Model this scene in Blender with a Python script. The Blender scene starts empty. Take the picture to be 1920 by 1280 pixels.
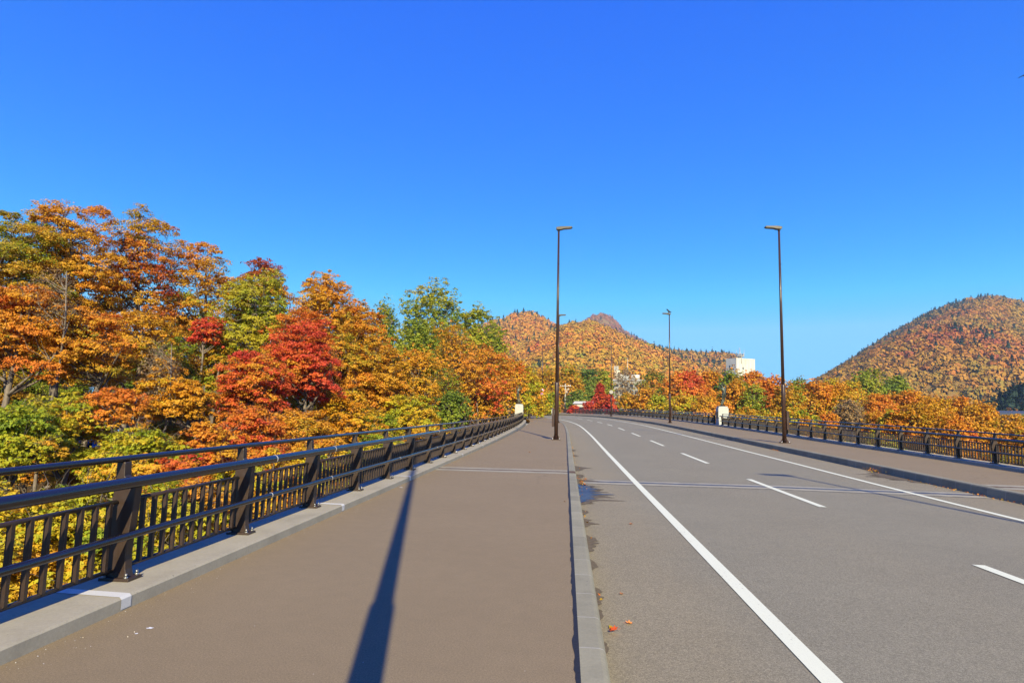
import bpy, bmesh, math, random
import numpy as np
from mathutils import Vector, Matrix
rng = np.random.default_rng(7); random.seed(7)
sc = bpy.context.scene
C = sc.collection
# ------------------------------------------------------------------ camera numbers
F, EYE = 1170.0, 1.55                      # focal length in photo pixels (1920 wide), eye height above the pavement
YAW, PIT, ROL = math.radians(5.0), math.radians(6.25), math.radians(1.2)
_f0 = np.array([-math.sin(YAW), math.cos(YAW), 0]); _r0 = np.array([math.cos(YAW), math.sin(YAW), 0]); _u0 = np.array([0, 0, 1.])
CW = math.cos(PIT)*_f0 + math.sin(PIT)*_u0
_u = -math.sin(PIT)*_f0 + math.cos(PIT)*_u0
CR = math.cos(ROL)*_r0 + math.sin(ROL)*_u
CU = math.cos(ROL)*_u - math.sin(ROL)*_r0
def at(px, py, Y):                          # world point seen at a photo pixel, at depth Y down the road
    d = CW + CR*(px-960)/F + CU*(640-py)/F
    return np.array([0, 0, EYE]) + d*(Y/d[1])
# ------------------------------------------------------------------ the line of the road
_ts = np.arange(-40, 260, 1.0)
def _sm(xs, ys):
    v = np.interp(_ts, xs, ys); k = np.ones(9)/9
    return np.convolve(np.pad(v, 4, mode='edge'), k, 'valid')
_zc = _sm([-40, 18, 28, 33, 43, 48, 65, 100, 140, 260], [0, 0, .05, .09, .18, .22, .42, .66, .72, .72])
_zr = _sm([-40, 5, 14, 18, 24, 33, 65, 100, 140, 260], [-.16, -.15, -.10, -.045, .06, .15, .56, .90, .98, .98])
_el = _sm([-40, 20, 33, 65, 98, 260], [0, 0, .008, .021, .04, .04])
def S(t): return 0.0 if t < 25 else -.45*((t-25)/40)**3.25
def dS(t): return 0.0 if t < 25 else -.45*3.25/40*((t-25)/40)**2.25
def P(o, t, dz=0.0):
    s = dS(t); n = math.hypot(1, s)
    z = np.interp(t, _ts, _zc)
    z = z + (np.interp(t, _ts, _zr)-z)*(o-5)/7 if o > 5 else z + np.interp(t, _ts, _el)*(o-5)
    return np.array([S(t)+o/n, t-o*s/n, z+dz])
def heading(t):
    s = dS(t); n = math.hypot(1, s); return np.array([s/n, 1/n, 0]), np.array([1/n, -s/n, 0])
ROADZ = -.22
# ------------------------------------------------------------------ object helpers
def tag(o, label=None, cat=None, group=None, kind=None):
    if label: o['label'] = label
    if cat: o['category'] = cat
    if group: o['group'] = group
    if kind: o['kind'] = kind
    return o
def empty(name, loc=(0, 0, 0), rz=0.0):
    o = bpy.data.objects.new(name, None); C.objects.link(o); o.location = loc; o.rotation_euler = (0, 0, rz); o.empty_display_size = .3
    return o
def link(name, me, mat=None, parent=None, loc=None):
    o = bpy.data.objects.new(name, me); C.objects.link(o)
    for m in (mat if isinstance(mat, (list, tuple)) else [mat]):
        if m: me.materials.append(m)
    if parent: o.parent = parent
    if loc is not None: o.location = loc
    return o
def copy_tree(o, parent=None):
    c = o.copy(); C.objects.link(c)
    if parent: c.parent = parent
    for ch in o.children: copy_tree(ch, c)
    return c
class MB:
    def __init__(s): s.v = []; s.f = []; s.uv = []; s.smooth = []
    def add(s, vs, fs, smooth=False):
        b = len(s.v); s.v += [tuple(map(float, p)) for p in vs]
        for f in fs: s.f.append(tuple(i+b for i in f)); s.smooth.append(smooth)
        return s
    def box(s, c, d, rz=0.0, M=None):
        x, y, z = [q/2 for q in d]
        vs = [(-x, -y, -z), (x, -y, -z), (x, y, -z), (-x, y, -z), (-x, -y, z), (x, -y, z), (x, y, z), (-x, y, z)]
        ca, sa = math.cos(rz), math.sin(rz)
        vs = [(c[0]+a*ca-b*sa, c[1]+a*sa+b*ca, c[2]+e) for a, b, e in vs]
        if M is not None: vs = [tuple(M @ Vector(v)) for v in vs]
        return s.add(vs, [(0, 3, 2, 1), (4, 5, 6, 7), (0, 1, 5, 4), (1, 2, 6, 5), (2, 3, 7, 6), (3, 0, 4, 7)])
    def tube(s, pts, rad, n=10, cap=True):
        pts = [np.array(p, float) for p in pts]; m = len(pts)
        if np.isscalar(rad): rad = [rad]*m
        vs = []; up = None
        for i, p in enumerate(pts):
            d = pts[min(i+1, m-1)]-pts[max(i-1, 0)]; d = d/(np.linalg.norm(d)+1e-9)
            if up is None:
                a = np.array([0, 0, 1.]) if abs(d[2]) < .9 else np.array([1., 0, 0])
            else: a = up
            x = np.cross(a, d); x /= np.linalg.norm(x)+1e-9; y = np.cross(d, x); up = y
            for k in range(n):
                q = 2*math.pi*k/n; vs.append(p+rad[i]*(math.cos(q)*x+math.sin(q)*y))
        fs = [(i*n+k, i*n+(k+1) % n, (i+1)*n+(k+1) % n, (i+1)*n+k) for i in range(m-1) for k in range(n)]
        s.add(vs, fs, True)
        if cap:
            s.f.append(tuple(len(s.v)-len(vs)+k for k in range(n))[::-1]); s.smooth.append(False)
            s.f.append(tuple(len(s.v)-n+k for k in range(n))); s.smooth.append(False)
        return s
    def cyl(s, c, r, h, n=12, r2=None):
        return s.tube([(c[0], c[1], c[2]), (c[0], c[1], c[2]+h)], [r, r if r2 is None else r2], n)
    def prism(s, poly, axis_a, axis_b, axis_n, org, w):    # a closed outline in (a,b), thickness w along n
        a, b, n, o = [np.array(q, float) for q in (axis_a, axis_b, axis_n, org)]
        k = len(poly)
        vs = [o+a*u+b*v-n*w/2 for u, v in poly]+[o+a*u+b*v+n*w/2 for u, v in poly]
        fs = [tuple(range(k))[::-1], tuple(range(k, 2*k))]+[(i, (i+1) % k, k+(i+1) % k, k+i) for i in range(k)]
        return s.add(vs, fs)
    def sweep(s, prof, t0, t1, step=1.0, ts=None, cap=False, of=None):     # profile [(o,dz)] along the road line, UV = (length across, t)
        ts = ts if ts is not None else np.linspace(t0, t1, max(2, int(round((t1-t0)/step))+1))
        k = len(prof); L = [0]
        for i in range(1, k): L.append(L[-1]+math.hypot(prof[i][0]-prof[i-1][0], prof[i][1]-prof[i-1][1]))
        b = len(s.v)
        for t in ts:
            for (o, dz), l in zip(prof, L):
                s.v.append(tuple(P(o+(of(t) if of else 0), t, dz))); s.uv.append((l, t))
        for i in range(len(ts)-1):
            for j in range(k-1):
                s.f.append((b+i*k+j, b+i*k+j+1, b+(i+1)*k+j+1, b+(i+1)*k+j)[::-1] if prof[0][0] > prof[-1][0] else (b+i*k+j, b+i*k+j+1, b+(i+1)*k+j+1, b+(i+1)*k+j)); s.smooth.append(False)
        if cap:
            s.f.append(tuple(b+j for j in range(k))); s.f.append(tuple(b+(len(ts)-1)*k+j for j in range(k))); s.smooth += [False, False]
        return s
    def build(s, name, mat, parent=None, org=(0, 0, 0), bevel=0.0):
        me = bpy.data.meshes.new(name)
        o = np.array(org, float)
        me.from_pydata([tuple(np.array(v)-o) for v in s.v], [], s.f); me.update()
        me.polygons.foreach_set('use_smooth', s.smooth)
        if len(s.uv) == len(s.v) and s.uv:
            uv = me.uv_layers.new(name='UVMap'); li = np.empty(len(me.loops), np.int32); me.loops.foreach_get('vertex_index', li)
            uv.data.foreach_set('uv', np.array(s.uv, np.float32)[li].ravel())
        ob = link(name, me, mat, parent)
        if parent is None: ob.location = org
        if bevel:
            m = ob.modifiers.new('Bevel', 'BEVEL'); m.width = bevel; m.segments = 2; m.limit_method = 'ANGLE'; m.angle_limit = .6
        return ob
# ------------------------------------------------------------------ materials
def new_mat(name):
    m = bpy.data.materials.new(name); m.use_nodes = True; nt = m.node_tree; nt.nodes.clear()
    out = nt.nodes.new('ShaderNodeOutputMaterial'); return m, nt, out
def node(nt, t, **kw):
    n = nt.nodes.new(t)
    for k, v in kw.items():
        if k.startswith('_'): setattr(n, k[1:], v)
        else: n.inputs[k.replace('__', ' ')].default_value = v
    return n
def noise(nt, vec, scale, detail=3.0, rough=.55):
    n = nt.nodes.new('ShaderNodeTexNoise'); n.inputs['Scale'].default_value = scale; n.inputs['Detail'].default_value = detail; n.inputs['Roughness'].default_value = rough
    nt.links.new(vec, n.inputs['Vector']); return n.outputs['Fac']
def ramp(nt, fac, stops, interp='LINEAR'):
    r = nt.nodes.new('ShaderNodeValToRGB'); r.color_ramp.interpolation = interp
    while len(r.color_ramp.elements) < len(stops): r.color_ramp.elements.new(.5)
    for e, (p, c) in zip(r.color_ramp.elements, stops):
        e.position = p; e.color = (c[0], c[1], c[2], 1) if hasattr(c, '__len__') else (c, c, c, 1)
    nt.links.new(fac, r.inputs['Fac']); return r.outputs['Color']
def mix(nt, fac, a, b, mode='MIX'):
    m = nt.nodes.new('ShaderNodeMix'); m.data_type = 'RGBA'; m.blend_type = mode
    for i, v in ((0, fac), (6, a), (7, b)):
        if hasattr(v, 'is_output') or isinstance(v, bpy.types.NodeSocket): nt.links.new(v, m.inputs[i])
        else: m.inputs[i].default_value = v if i == 0 else (v[0], v[1], v[2], 1)
    return m.outputs[2]
def math_(nt, op, a, b=None):
    m = nt.nodes.new('ShaderNodeMath'); m.operation = op
    for i, v in ((0, a), (1, b)):
        if v is None: continue
        if isinstance(v, bpy.types.NodeSocket): nt.links.new(v, m.inputs[i])
        else: m.inputs[i].default_value = v
    return m.outputs[0]
def coords(nt, which='Object'):
    return nt.nodes.new('ShaderNodeTexCoord').outputs[which]
def world_pos(nt):
    return nt.nodes.new('ShaderNodeNewGeometry').outputs['Position']
def finish(nt, out, col, rough=.8, bump=None, bstr=.3, bdist=.01, spec=.5, metal=0.0, coat=0.0):
    p = nt.nodes.new('ShaderNodeBsdfPrincipled')
    for k, v in (('Base Color', col), ('Roughness', rough), ('Metallic', metal), ('Specular IOR Level', spec), ('Coat Weight', coat)):
        if isinstance(v, bpy.types.NodeSocket): nt.links.new(v, p.inputs[k])
        else: p.inputs[k].default_value = (v[0], v[1], v[2], 1) if k == 'Base Color' else v
    if bump is not None:
        b = nt.nodes.new('ShaderNodeBump'); b.inputs['Strength'].default_value = bstr; b.inputs['Distance'].default_value = bdist
        nt.links.new(bump, b.inputs['Height']); nt.links.new(b.outputs['Normal'], p.inputs['Normal'])
    nt.links.new(p.outputs[0], out.inputs[0]); return p

def mat_asphalt(name, base, dark, lite, speck=240.0, sp_amt=.5, patch=.8, wear=None):
    m, nt, out = new_mat(name); w = world_pos(nt)
    big = noise(nt, w, .45, 4); mid = noise(nt, w, 6.0, 4, .6); fine = noise(nt, w, speck, 2, .7); fine2 = noise(nt, w, speck*.32, 3, .7)
    col = ramp(nt, big, [(.3, dark), (.5, base), (.72, lite)])
    col = mix(nt, patch, base, col)
    g = ramp(nt, mid, [(.3, .96), (.7, 1.035)]); col = mix(nt, 1.0, col, g, 'MULTIPLY')
    g = ramp(nt, fine, [(.28, 1-sp_amt), (.5, 1.0), (.72, 1+sp_amt*1.3)]); col = mix(nt, 1.0, col, g, 'MULTIPLY')
    g = ramp(nt, fine2, [(.3, 1-sp_amt*.6), (.5, 1.0), (.74, 1+sp_amt*.7)]); col = mix(nt, 1.0, col, g, 'MULTIPLY')
    v = nt.nodes.new('ShaderNodeTexVoronoi'); v.inputs['Scale'].default_value = 14.0; nt.links.new(w, v.inputs['Vector'])
    dots = ramp(nt, v.outputs['Distance'], [(.0, 1.0), (.045, 1.0), (.07, 0.0)])
    sel = ramp(nt, v.outputs['Color'], [(.80, 0.0), (.84, 1.0)])
    dots = mix(nt, 1.0, dots, sel, 'MULTIPLY')
    col = mix(nt, dots, col, (.45, .42, .38))
    if wear:                                  # cleaner, greyer wheel paths along the lanes (uv u = offset across the road)
        uv = coords(nt, 'UV'); sx = nt.nodes.new('ShaderNodeSeparateXYZ'); nt.links.new(uv, sx.inputs[0])
        a = math_(nt, 'ADD', sx.outputs[0], math_(nt, 'MULTIPLY', noise(nt, w, .7, 3), .9))
        t = ramp(nt, math_(nt, 'DIVIDE', a, 10.5), [(.0, 0.0), (.12, 0.0), (.2, 1.0), (.40, .75), (.5, 1.0), (.78, .9), (.86, 0.0)])
        col = mix(nt, math_(nt, 'MULTIPLY', t, .85), col, mix(nt, 1.0, col, wear, 'MULTIPLY'))
        cv = nt.nodes.new('ShaderNodeTexNoise'); cv.inputs['Scale'].default_value = .5
    vc = nt.nodes.new('ShaderNodeTexVoronoi'); vc.feature = 'DISTANCE_TO_EDGE'; vc.inputs['Scale'].default_value = .16
    wv = nt.nodes.new('ShaderNodeVectorMath'); wv.operation = 'ADD'; nz = nt.nodes.new('ShaderNodeTexNoise'); nz.inputs['Scale'].default_value = 1.1; nz.inputs['Detail'].default_value = 6; nt.links.new(w, nz.inputs['Vector'])
    nt.links.new(w, wv.inputs[0]); nt.links.new(nz.outputs['Color'], wv.inputs[1]); nt.links.new(wv.outputs[0], vc.inputs['Vector'])
    cr = ramp(nt, vc.outputs['Distance'], [(0, 1.0), (.0012, .8), (.0028, 0.0)]); sel2 = ramp(nt, noise(nt, w, .12, 2), [(.53, 0.0), (.6, 1.0)])
    col = mix(nt, math_(nt, 'MULTIPLY', mix(nt, 1.0, cr, sel2, 'MULTIPLY'), .55), col, [q*.45 for q in base])
    sm_ = ramp(nt, noise(nt, w, 1.6, 6, .7), [(.60, 0.0), (.80, .16)]); col = mix(nt, sm_, col, [q*.84 for q in base])
    lt = ramp(nt, noise(nt, w, 2.6, 5, .75), [(.63, 0.0), (.82, .16)]); col = mix(nt, lt, col, [min(1, q*1.22) for q in base])
    finish(nt, out, col, .88, fine, .5, .006, .3); return m
SIDEWALK = mat_asphalt('brown_pavement', (.218, .163, .094), (.208, .155, .089), (.229, .172, .10), 240, .36)
ROAD = mat_asphalt('worn_asphalt', (.225, .191, .123), (.212, .18, .116), (.238, .203, .131), 190, .55, .8, wear=(.90, .96, 1.06))
def mat_concrete(name, base, stain=.25, joint=None, jw=.010, jcol=(.36, .34, .29), scale=1.0, pits=True):
    m, nt, out = new_mat(name); w = world_pos(nt)
    a = noise(nt, w, 2.2*scale, 6, .65); b = noise(nt, w, 40*scale, 4, .7); c = noise(nt, w, 300, 2)
    k = [q for q in base]
    col = ramp(nt, a, [(.25, [q*(1-stain) for q in k]), (.5, k), (.75, [min(1, q*(1+stain*.5)) for q in k])])
    col = mix(nt, 1.0, col, ramp(nt, b, [(.3, .9), (.7, 1.07)]), 'MULTIPLY')
    col = mix(nt, 1.0, col, ramp(nt, c, [(.3, .88), (.7, 1.1)]), 'MULTIPLY')
    if pits:
        v = nt.nodes.new('ShaderNodeTexVoronoi'); v.inputs['Scale'].default_value = 9.0; nt.links.new(w, v.inputs['Vector'])
        d = ramp(nt, v.outputs['Distance'], [(0, 1.0), (.06, 1.0), (.09, 0.0)]); d = mix(nt, 1.0, d, ramp(nt, v.outputs['Color'], [(.6, 0.0), (.65, 1.0)]), 'MULTIPLY')
        col = mix(nt, math_(nt, 'MULTIPLY', d, .6), col, [q*.35 for q in k])
    if joint:
        uv = coords(nt, 'UV'); sx = nt.nodes.new('ShaderNodeSeparateXYZ'); nt.links.new(uv, sx.inputs[0])
        q = math_(nt, 'FRACT', math_(nt, 'DIVIDE', sx.outputs[1], joint))
        j = math_(nt, 'LESS_THAN', q, jw/joint)
        col = mix(nt, j, col, jcol)
        idx = math_(nt, 'FLOOR', math_(nt, 'DIVIDE', sx.outputs[1], joint)); wn = nt.nodes.new('ShaderNodeTexWhiteNoise'); wn.noise_dimensions = '1D'; nt.links.new(idx, wn.inputs['W'])
        col = mix(nt, 1.0, col, ramp(nt, wn.outputs['Value'], [(0, .86), (1, 1.1)]), 'MULTIPLY')
    finish(nt, out, col, .85, b, .25, .004, .3); return m
KERBSTONE = mat_concrete('kerb_concrete', (.25, .230, .158), .22, joint=.62)
CURB = mat_concrete('parapet_concrete', (.345, .31, .235), .2)
DECK = mat_concrete('deck_concrete', (.3, .29, .27), .3)
JOINTC = mat_concrete('joint_concrete', (.31, .28, .205), .3)
STONE = mat_concrete('pedestal_granite', (.41, .41, .39), .16, pits=False, scale=2)
def mat_plain(name, col, rough=.6, metal=0.0, spec=.5, coat=0.0, var=.12, vs=8.0):
    m, nt, out = new_mat(name); w = coords(nt)
    a = noise(nt, w, vs, 4, .6)
    c = ramp(nt, a, [(.3, [q*(1-var) for q in col]), (.7, [min(1, q*(1+var)) for q in col])])
    r = ramp(nt, noise(nt, w, vs*2.3, 3), [(.3, max(0, rough-.07)), (.7, min(1, rough+.08))])
    finish(nt, out, c, r, None, spec=spec, metal=metal, coat=coat); return m
STEEL = mat_plain('brown_painted_steel', (.036, .022, .016), .40, var=.15)
RAIL = mat_plain('dark_rail_paint', (.012, .009, .008), .16, var=.2, vs=3, spec=.85)
LAMPM = mat_plain('lamp_brown_paint', (.038, .018, .012), .33, var=.12, vs=2)
LAMPH = mat_plain('lamp_head_paint', (.020, .014, .011), .45)
LENS = mat_plain('lamp_lens', (.12, .11, .09), .2)
ZINC = mat_plain('zinc_bolt', (.55, .55, .55), .35, metal=.7)
SEAM = mat_plain('rubber_seam', (.012, .011, .011), .7, vs=20)
RING = mat_plain('rail_joint_ring', (.42, .40, .38), .5)
def mat_paint(name, col=(.69, .69, .52), wear=.12):
    m, nt, out = new_mat(name); w = world_pos(nt)
    a = noise(nt, w, 30, 5, .7); b = noise(nt, w, 200, 2, .6); big = noise(nt, w, 1.3, 4)
    c = ramp(nt, b, [(.25, [q*.8 for q in col]), (.5, col)])
    k = math_(nt, 'ADD', math_(nt, 'MULTIPLY', a, .75), math_(nt, 'MULTIPLY', big, .25))
    f = ramp(nt, k, [(.33, 1.0), (.33+wear, 0.0)])
    c = mix(nt, f, c, (.21, .17, .125)); finish(nt, out, c, .7, b, .2, .003); return m
PAINT = mat_paint('road_paint', wear=.08); TAPE = mat_paint('white_tape', (.58, .57, .54), .05)
RUST = mat_plain('joint_steel', (.055, .045, .05), .45, metal=.3, var=.3, vs=5)
RUST2 = mat_plain('joint_rubber', (.12, .078, .055), .85, var=.3, vs=12, spec=.08)
WET = mat_plain('wet_asphalt', (.012, .013, .018), .34, var=.1, vs=1, spec=1.0)
DAMP = mat_plain('damp_asphalt', (.125, .10, .070), .85, var=.25, vs=18, spec=.12)
BARK = None
def mat_bark(name, a, b):
    m, nt, out = new_mat(name); w = world_pos(nt)
    mp = nt.nodes.new('ShaderNodeMapping'); mp.inputs['Scale'].default_value = (6, 6, 1.5); nt.links.new(w, mp.inputs['Vector'])
    n1 = noise(nt, mp.outputs[0], 2.0, 6, .7)
    c = ramp(nt, n1, [(.3, a), (.7, b)]); finish(nt, out, c, .9, n1, .6, .03, .2); return m
BARK = mat_bark('grey_bark', (.075, .058, .045), (.24, .20, .165))
def leaf_mat(name, stops):
    m, nt, out = new_mat(name)
    at_ = nt.nodes.new('ShaderNodeAttribute'); at_.attribute_name = 'tone'
    c = ramp(nt, at_.outputs['Fac'], stops)
    d = nt.nodes.new('ShaderNodeBsdfPrincipled'); d.inputs['Roughness'].default_value = .55; d.inputs['Specular IOR Level'].default_value = .25
    nt.links.new(c, d.inputs['Base Color'])
    t = nt.nodes.new('ShaderNodeBsdfTranslucent'); nt.links.new(c, t.inputs['Color'])
    x = nt.nodes.new('ShaderNodeMixShader'); x.inputs[0].default_value = .38
    nt.links.new(d.outputs[0], x.inputs[1]); nt.links.new(t.outputs[0], x.inputs[2]); nt.links.new(x.outputs[0], out.inputs[0]); return m
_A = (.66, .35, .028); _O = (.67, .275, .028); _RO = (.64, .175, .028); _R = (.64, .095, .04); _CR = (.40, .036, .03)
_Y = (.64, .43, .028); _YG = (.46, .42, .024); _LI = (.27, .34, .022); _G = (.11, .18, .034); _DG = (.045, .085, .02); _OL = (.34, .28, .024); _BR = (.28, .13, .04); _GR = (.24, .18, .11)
LEAF = {k: leaf_mat('leaf_'+k, v) for k, v in {
    'amber': [(.05, _LI), (.25, _OL), (.45, (.56, .31, .022)), (.75, _A), (1, _O)],
    'orange': [(.05, _OL), (.28, _A), (.6, _O), (1, _RO)],
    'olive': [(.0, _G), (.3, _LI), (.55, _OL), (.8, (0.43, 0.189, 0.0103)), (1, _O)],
    'russet': [(.0, _OL), (.35, _A), (.7, (0.447, 0.103, 0.0155)), (1, (0.361, 0.0602, 0.0172))],
    'red': [(.0, _A), (.22, _RO), (.55, _R), (1, (.58, .06, .045))],
    'fire': [(.0, _A), (.35, _O), (.7, _RO), (1, _R)],
    'crimson': [(.0, _RO), (.3, (.56, .085, .035)), (.7, (.54, .06, .04)), (1, (.45, .04, .04))],
    'yellow': [(.0, _LI), (.25, _YG), (.55, _Y), (1, (0.568, 0.206, 0.0103))],
    'gold': [(.0, _YG), (.3, _Y), (.7, (0.585, 0.232, 0.0103)), (1, _A)],
    'lime': [(.0, (0.112, 0.172, 0.012)), (.35, _LI), (.65, _YG), (.9, _Y), (1, _A)],
    'mixed': [(.0, _LI), (.3, _YG), (.5, _Y), (.75, _A), (1, _RO)],
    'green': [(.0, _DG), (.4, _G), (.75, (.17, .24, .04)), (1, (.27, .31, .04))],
    'spring': [(.0, (.15, .22, .03)), (.5, (.29, .34, .03)), (1, (.48, .40, .03))],
    'grey': [(.0, (.16, .13, .08)), (.5, (.30, .22, .12)), (1, (.42, .26, .10))],
    'pine': [(.0, (0.0129, 0.0258, 0.012)), (.6, (0.0258, 0.0473, 0.0215)), (1, (0.0516, 0.0731, 0.0301))]}.items()}
def mat_forest(name):
    m, nt, out = new_mat(name); a = nt.nodes.new('ShaderNodeAttribute'); a.attribute_name = 'Col'
    finish(nt, out, a.outputs['Color'], .7, spec=.15); return m
FOREST = mat_forest('forest_canopy')
def mat_ground(name, a, b, c):
    m, nt, out = new_mat(name); w = world_pos(nt)
    n1 = noise(nt, w, .25, 6, .65); n2 = noise(nt, w, 9, 4, .7)
    col = ramp(nt, n1, [(.3, a), (.5, b), (.7, c)]); col = mix(nt, 1.0, col, ramp(nt, n2, [(.3, .6), (.7, 1.3)]), 'MULTIPLY')
    finish(nt, out, col, .95, n2, .5, .05, .2); return m
GROUND = mat_ground('forest_floor', (.035, .03, .012), (.085, .05, .016), (.16, .08, .02))
HILLM = mat_ground('hill_undergrowth', (.15, .12, .03), (.22, .13, .03), (.26, .12, .03))
# ------------------------------------------------------------------ the deck, road and pavements
T0, T1 = -16.0, 176.0
tag(MB().sweep([(.28, ROADZ), (2, ROADZ), (3.5, ROADZ), (5, ROADZ), (7, ROADZ), (8.5, ROADZ), (10.09, ROADZ)], T0, T1).build('road', ROAD), 'grey two-lane road surface curving left over the bridge', 'road', kind='structure')
tag(MB().sweep([(-3.285, 0), (-1.6, 0), (.085, 0)], T0, T1).build('pavement', SIDEWALK), 'brown footway beside the near railing', 'pavement', kind='structure')
tag(MB().sweep([(10.27, 0), (12, 0), (13.76, 0)], T0, T1).build('pavement', SIDEWALK), 'brown footway along the far railing', 'pavement', kind='structure')
def kerb(o, d):      # d = +1: road lies at larger offsets
    return MB().sweep([(o, -.30), (o, 0), (o, .003), (o+d*.135, .003), (o+d*.162, -.006), (o+d*.178, -.03), (o+d*.20, ROADZ-.03)], T0, T1)
tag(kerb(.105, 1).build('kerb', KERBSTONE), 'grey jointed kerb stones between near footway and road', 'kerb', kind='structure')
tag(kerb(10.255, -1).build('kerb', KERBSTONE), 'grey jointed kerb stones below the far footway', 'kerb', kind='structure')
m = MB(); ts = np.arange(T0, 80, .06); w1 = .006+.014*np.abs(np.convolve(rng.normal(size=len(ts)), np.ones(6)/4, 'same'))      # ragged sealing strip
for i, t in enumerate(ts):
    m.v += [tuple(P(.085-w1[i], t, .004)), tuple(P(.107, t, .0045))]
for i in range(len(ts)-1): m.f.append((2*i, 2*i+1, 2*i+3, 2*i+2)); m.smooth.append(False)
tag(m.build('kerb_seam', SEAM), 'black ragged sealing strip along the kerb', 'seam', kind='structure')
TL, TR = 79.0, 172.0                     # where the two parapets end
tag(MB().sweep([(-3.28, -.3), (-3.28, .085), (-3.295, .1), (-3.95, .1), (-3.97, .08), (-3.97, -.9)], T0, TL, cap=False, of=lambda t: -max(0, t-22)*.009).build('parapet_curb', CURB), 'pale concrete curb carrying the near railing', 'curb', kind='structure')
tag(MB().sweep([(13.75, -.3), (13.75, .085), (13.765, .1), (14.45, .1), (14.47, .08), (14.47, -.9)], T0, TR).build('parapet_curb', CURB), 'pale concrete curb carrying the far railing', 'curb', kind='structure')
ts = np.arange(T0, 80, 1.0)
m = MB()
for t in ts:
    for o, dz in ((-3.9, -.35), (14.4, -.35), (14.0, -1.1), (11, -2.4), (-.5, -2.4), (-3.4, -1.1)): m.v.append(tuple(P(o, t, dz)))
for i in range(len(ts)-1):
    for j in range(6): m.f.append((i*6+j, (i+1)*6+j, (i+1)*6+(j+1) % 6, i*6+(j+1) % 6)); m.smooth.append(False)
tag(m.build('bridge_deck', DECK), 'concrete bridge deck below the road', 'bridge', kind='structure')
# markings: paint sheets 4 mm above the asphalt
def strip(name, o1, o2, t0, t1, dz, mat, label, cat='marking', step=.5):
    return tag(MB().sweep([(o1, dz), (o2, dz)], t0, t1, step).build(name, mat), label, cat, kind='structure')
strip('road_marking', 1.72, 1.87, T0, 174, ROADZ+.0075, PAINT, 'solid white edge line by the near kerb')
strip('road_marking', 8.27, 8.42, T0, 174, ROADZ+.0075, PAINT, 'solid white edge line by the far kerb')
for k in range(-2, 16):
    strip('road_marking', 4.98, 5.13, 13+10*k, 18+10*k if k != -1 else 8.35, ROADZ+.0075, PAINT, 'white dash of the broken centre line')
# expansion joint
def jstrip(o1, o2, a, b, dz, mat, nm, lb):
    q = MB(); n = max(2, int((o2-o1)/.08)); 
    for i in range(n+1):
        o = o1+(o2-o1)*i/n; j = rng.normal()*.008
        q.v += [tuple(P(o, a+j, dz)), tuple(P(o, b+rng.normal()*.008, dz))]
    for i in range(n): q.f.append((2*i, 2*i+2, 2*i+3, 2*i+1)); q.smooth.append(False)
    return tag(q.build(nm, mat), lb, 'joint', kind='structure')
for o1, o2, z0, cm, lb in ((-3.27, .07, 0, RUST2, 'near footway'), (.40, 9.98, ROADZ, RUST, 'road'), (10.29, 13.74, 0, RUST2, 'far footway')):
    jstrip(o1, o2, 15.80, 16.74, z0+.003, JOINTC, 'expansion_joint', 'pale concrete band of the expansion joint across the '+lb)
    jstrip(o1, o2, 16.18, 16.38, z0+.005, cm, 'expansion_joint', 'dark strip of the expansion joint across the '+lb)
    if z0 < 0:
        jstrip(o1, o2, 15.755, 15.80, z0+.0035, SEAM, 'expansion_joint', 'tar edge in front of the expansion joint'); jstrip(o1, o2, 16.74, 16.785, z0+.0035, SEAM, 'expansion_joint', 'tar edge behind the expansion joint')
tag(MB().sweep([(.11, .008), (.24, .008), (.27, .002)], 16.02, 16.5, .2).build('joint_cover', RUST2), 'rusty plate over the joint in the near kerb', 'joint', kind='structure')
# damp streaks and a puddle in the near gutter
def stain(t0, t1, wmax, mat, nm, lb, dz, kind='stuff', o0=.315, sgn=1):
    n = max(6, int((t1-t0)/.05)); q = MB(); r = np.abs(np.convolve(rng.normal(size=n+1), np.ones(3)/2, 'same'))
    for i in range(n+1):
        e = max(0, math.sin(math.pi*i/n))**.6; t = t0+(t1-t0)*i/n
        q.v += [tuple(P(o0, t, dz)), tuple(P(o0+sgn*(wmax*e*(.45+.65*r[i])+.005), t, dz))]
    for i in range(n): q.f.append((2*i, 2*i+1, 2*i+3, 2*i+2)); q.smooth.append(False)
    return tag(q.build(nm, mat), lb, 'stain', kind=kind)
stain(12.5, 15.6, .42, WET, 'puddle', 'blue puddle lying against the near kerb before the joint', ROADZ+.0085)
stain(12.2, 15.9, .55, DAMP, 'damp_stain', 'damp patch around the puddle by the near kerb', ROADZ+.006)
for a, b, w_ in ((16.8, 18.0, .55), (18.9, 20.6, .55), (16.0, 16.7, .9), (11.0, 11.6, .22), (9.9, 10.7, .3), (8.2, 9.3, .25), (7.3, 7.8, .15), (6.0, 6.6, .12), (5.6, 5.9, .07), (24.5, 25.6, .3), (27.5, 29, .3), (4.85, 5.1, .05)):
    stain(a, b, w_*.5, DAMP, 'damp_stain', 'dark damp streak spreading from the near kerb', ROADZ+.0065)
stain(18.5, 21.5, .7, DAMP, 'damp_stain', 'dark damp streak along the far kerb', ROADZ+.0065, o0=10.03, sgn=-1)
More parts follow.
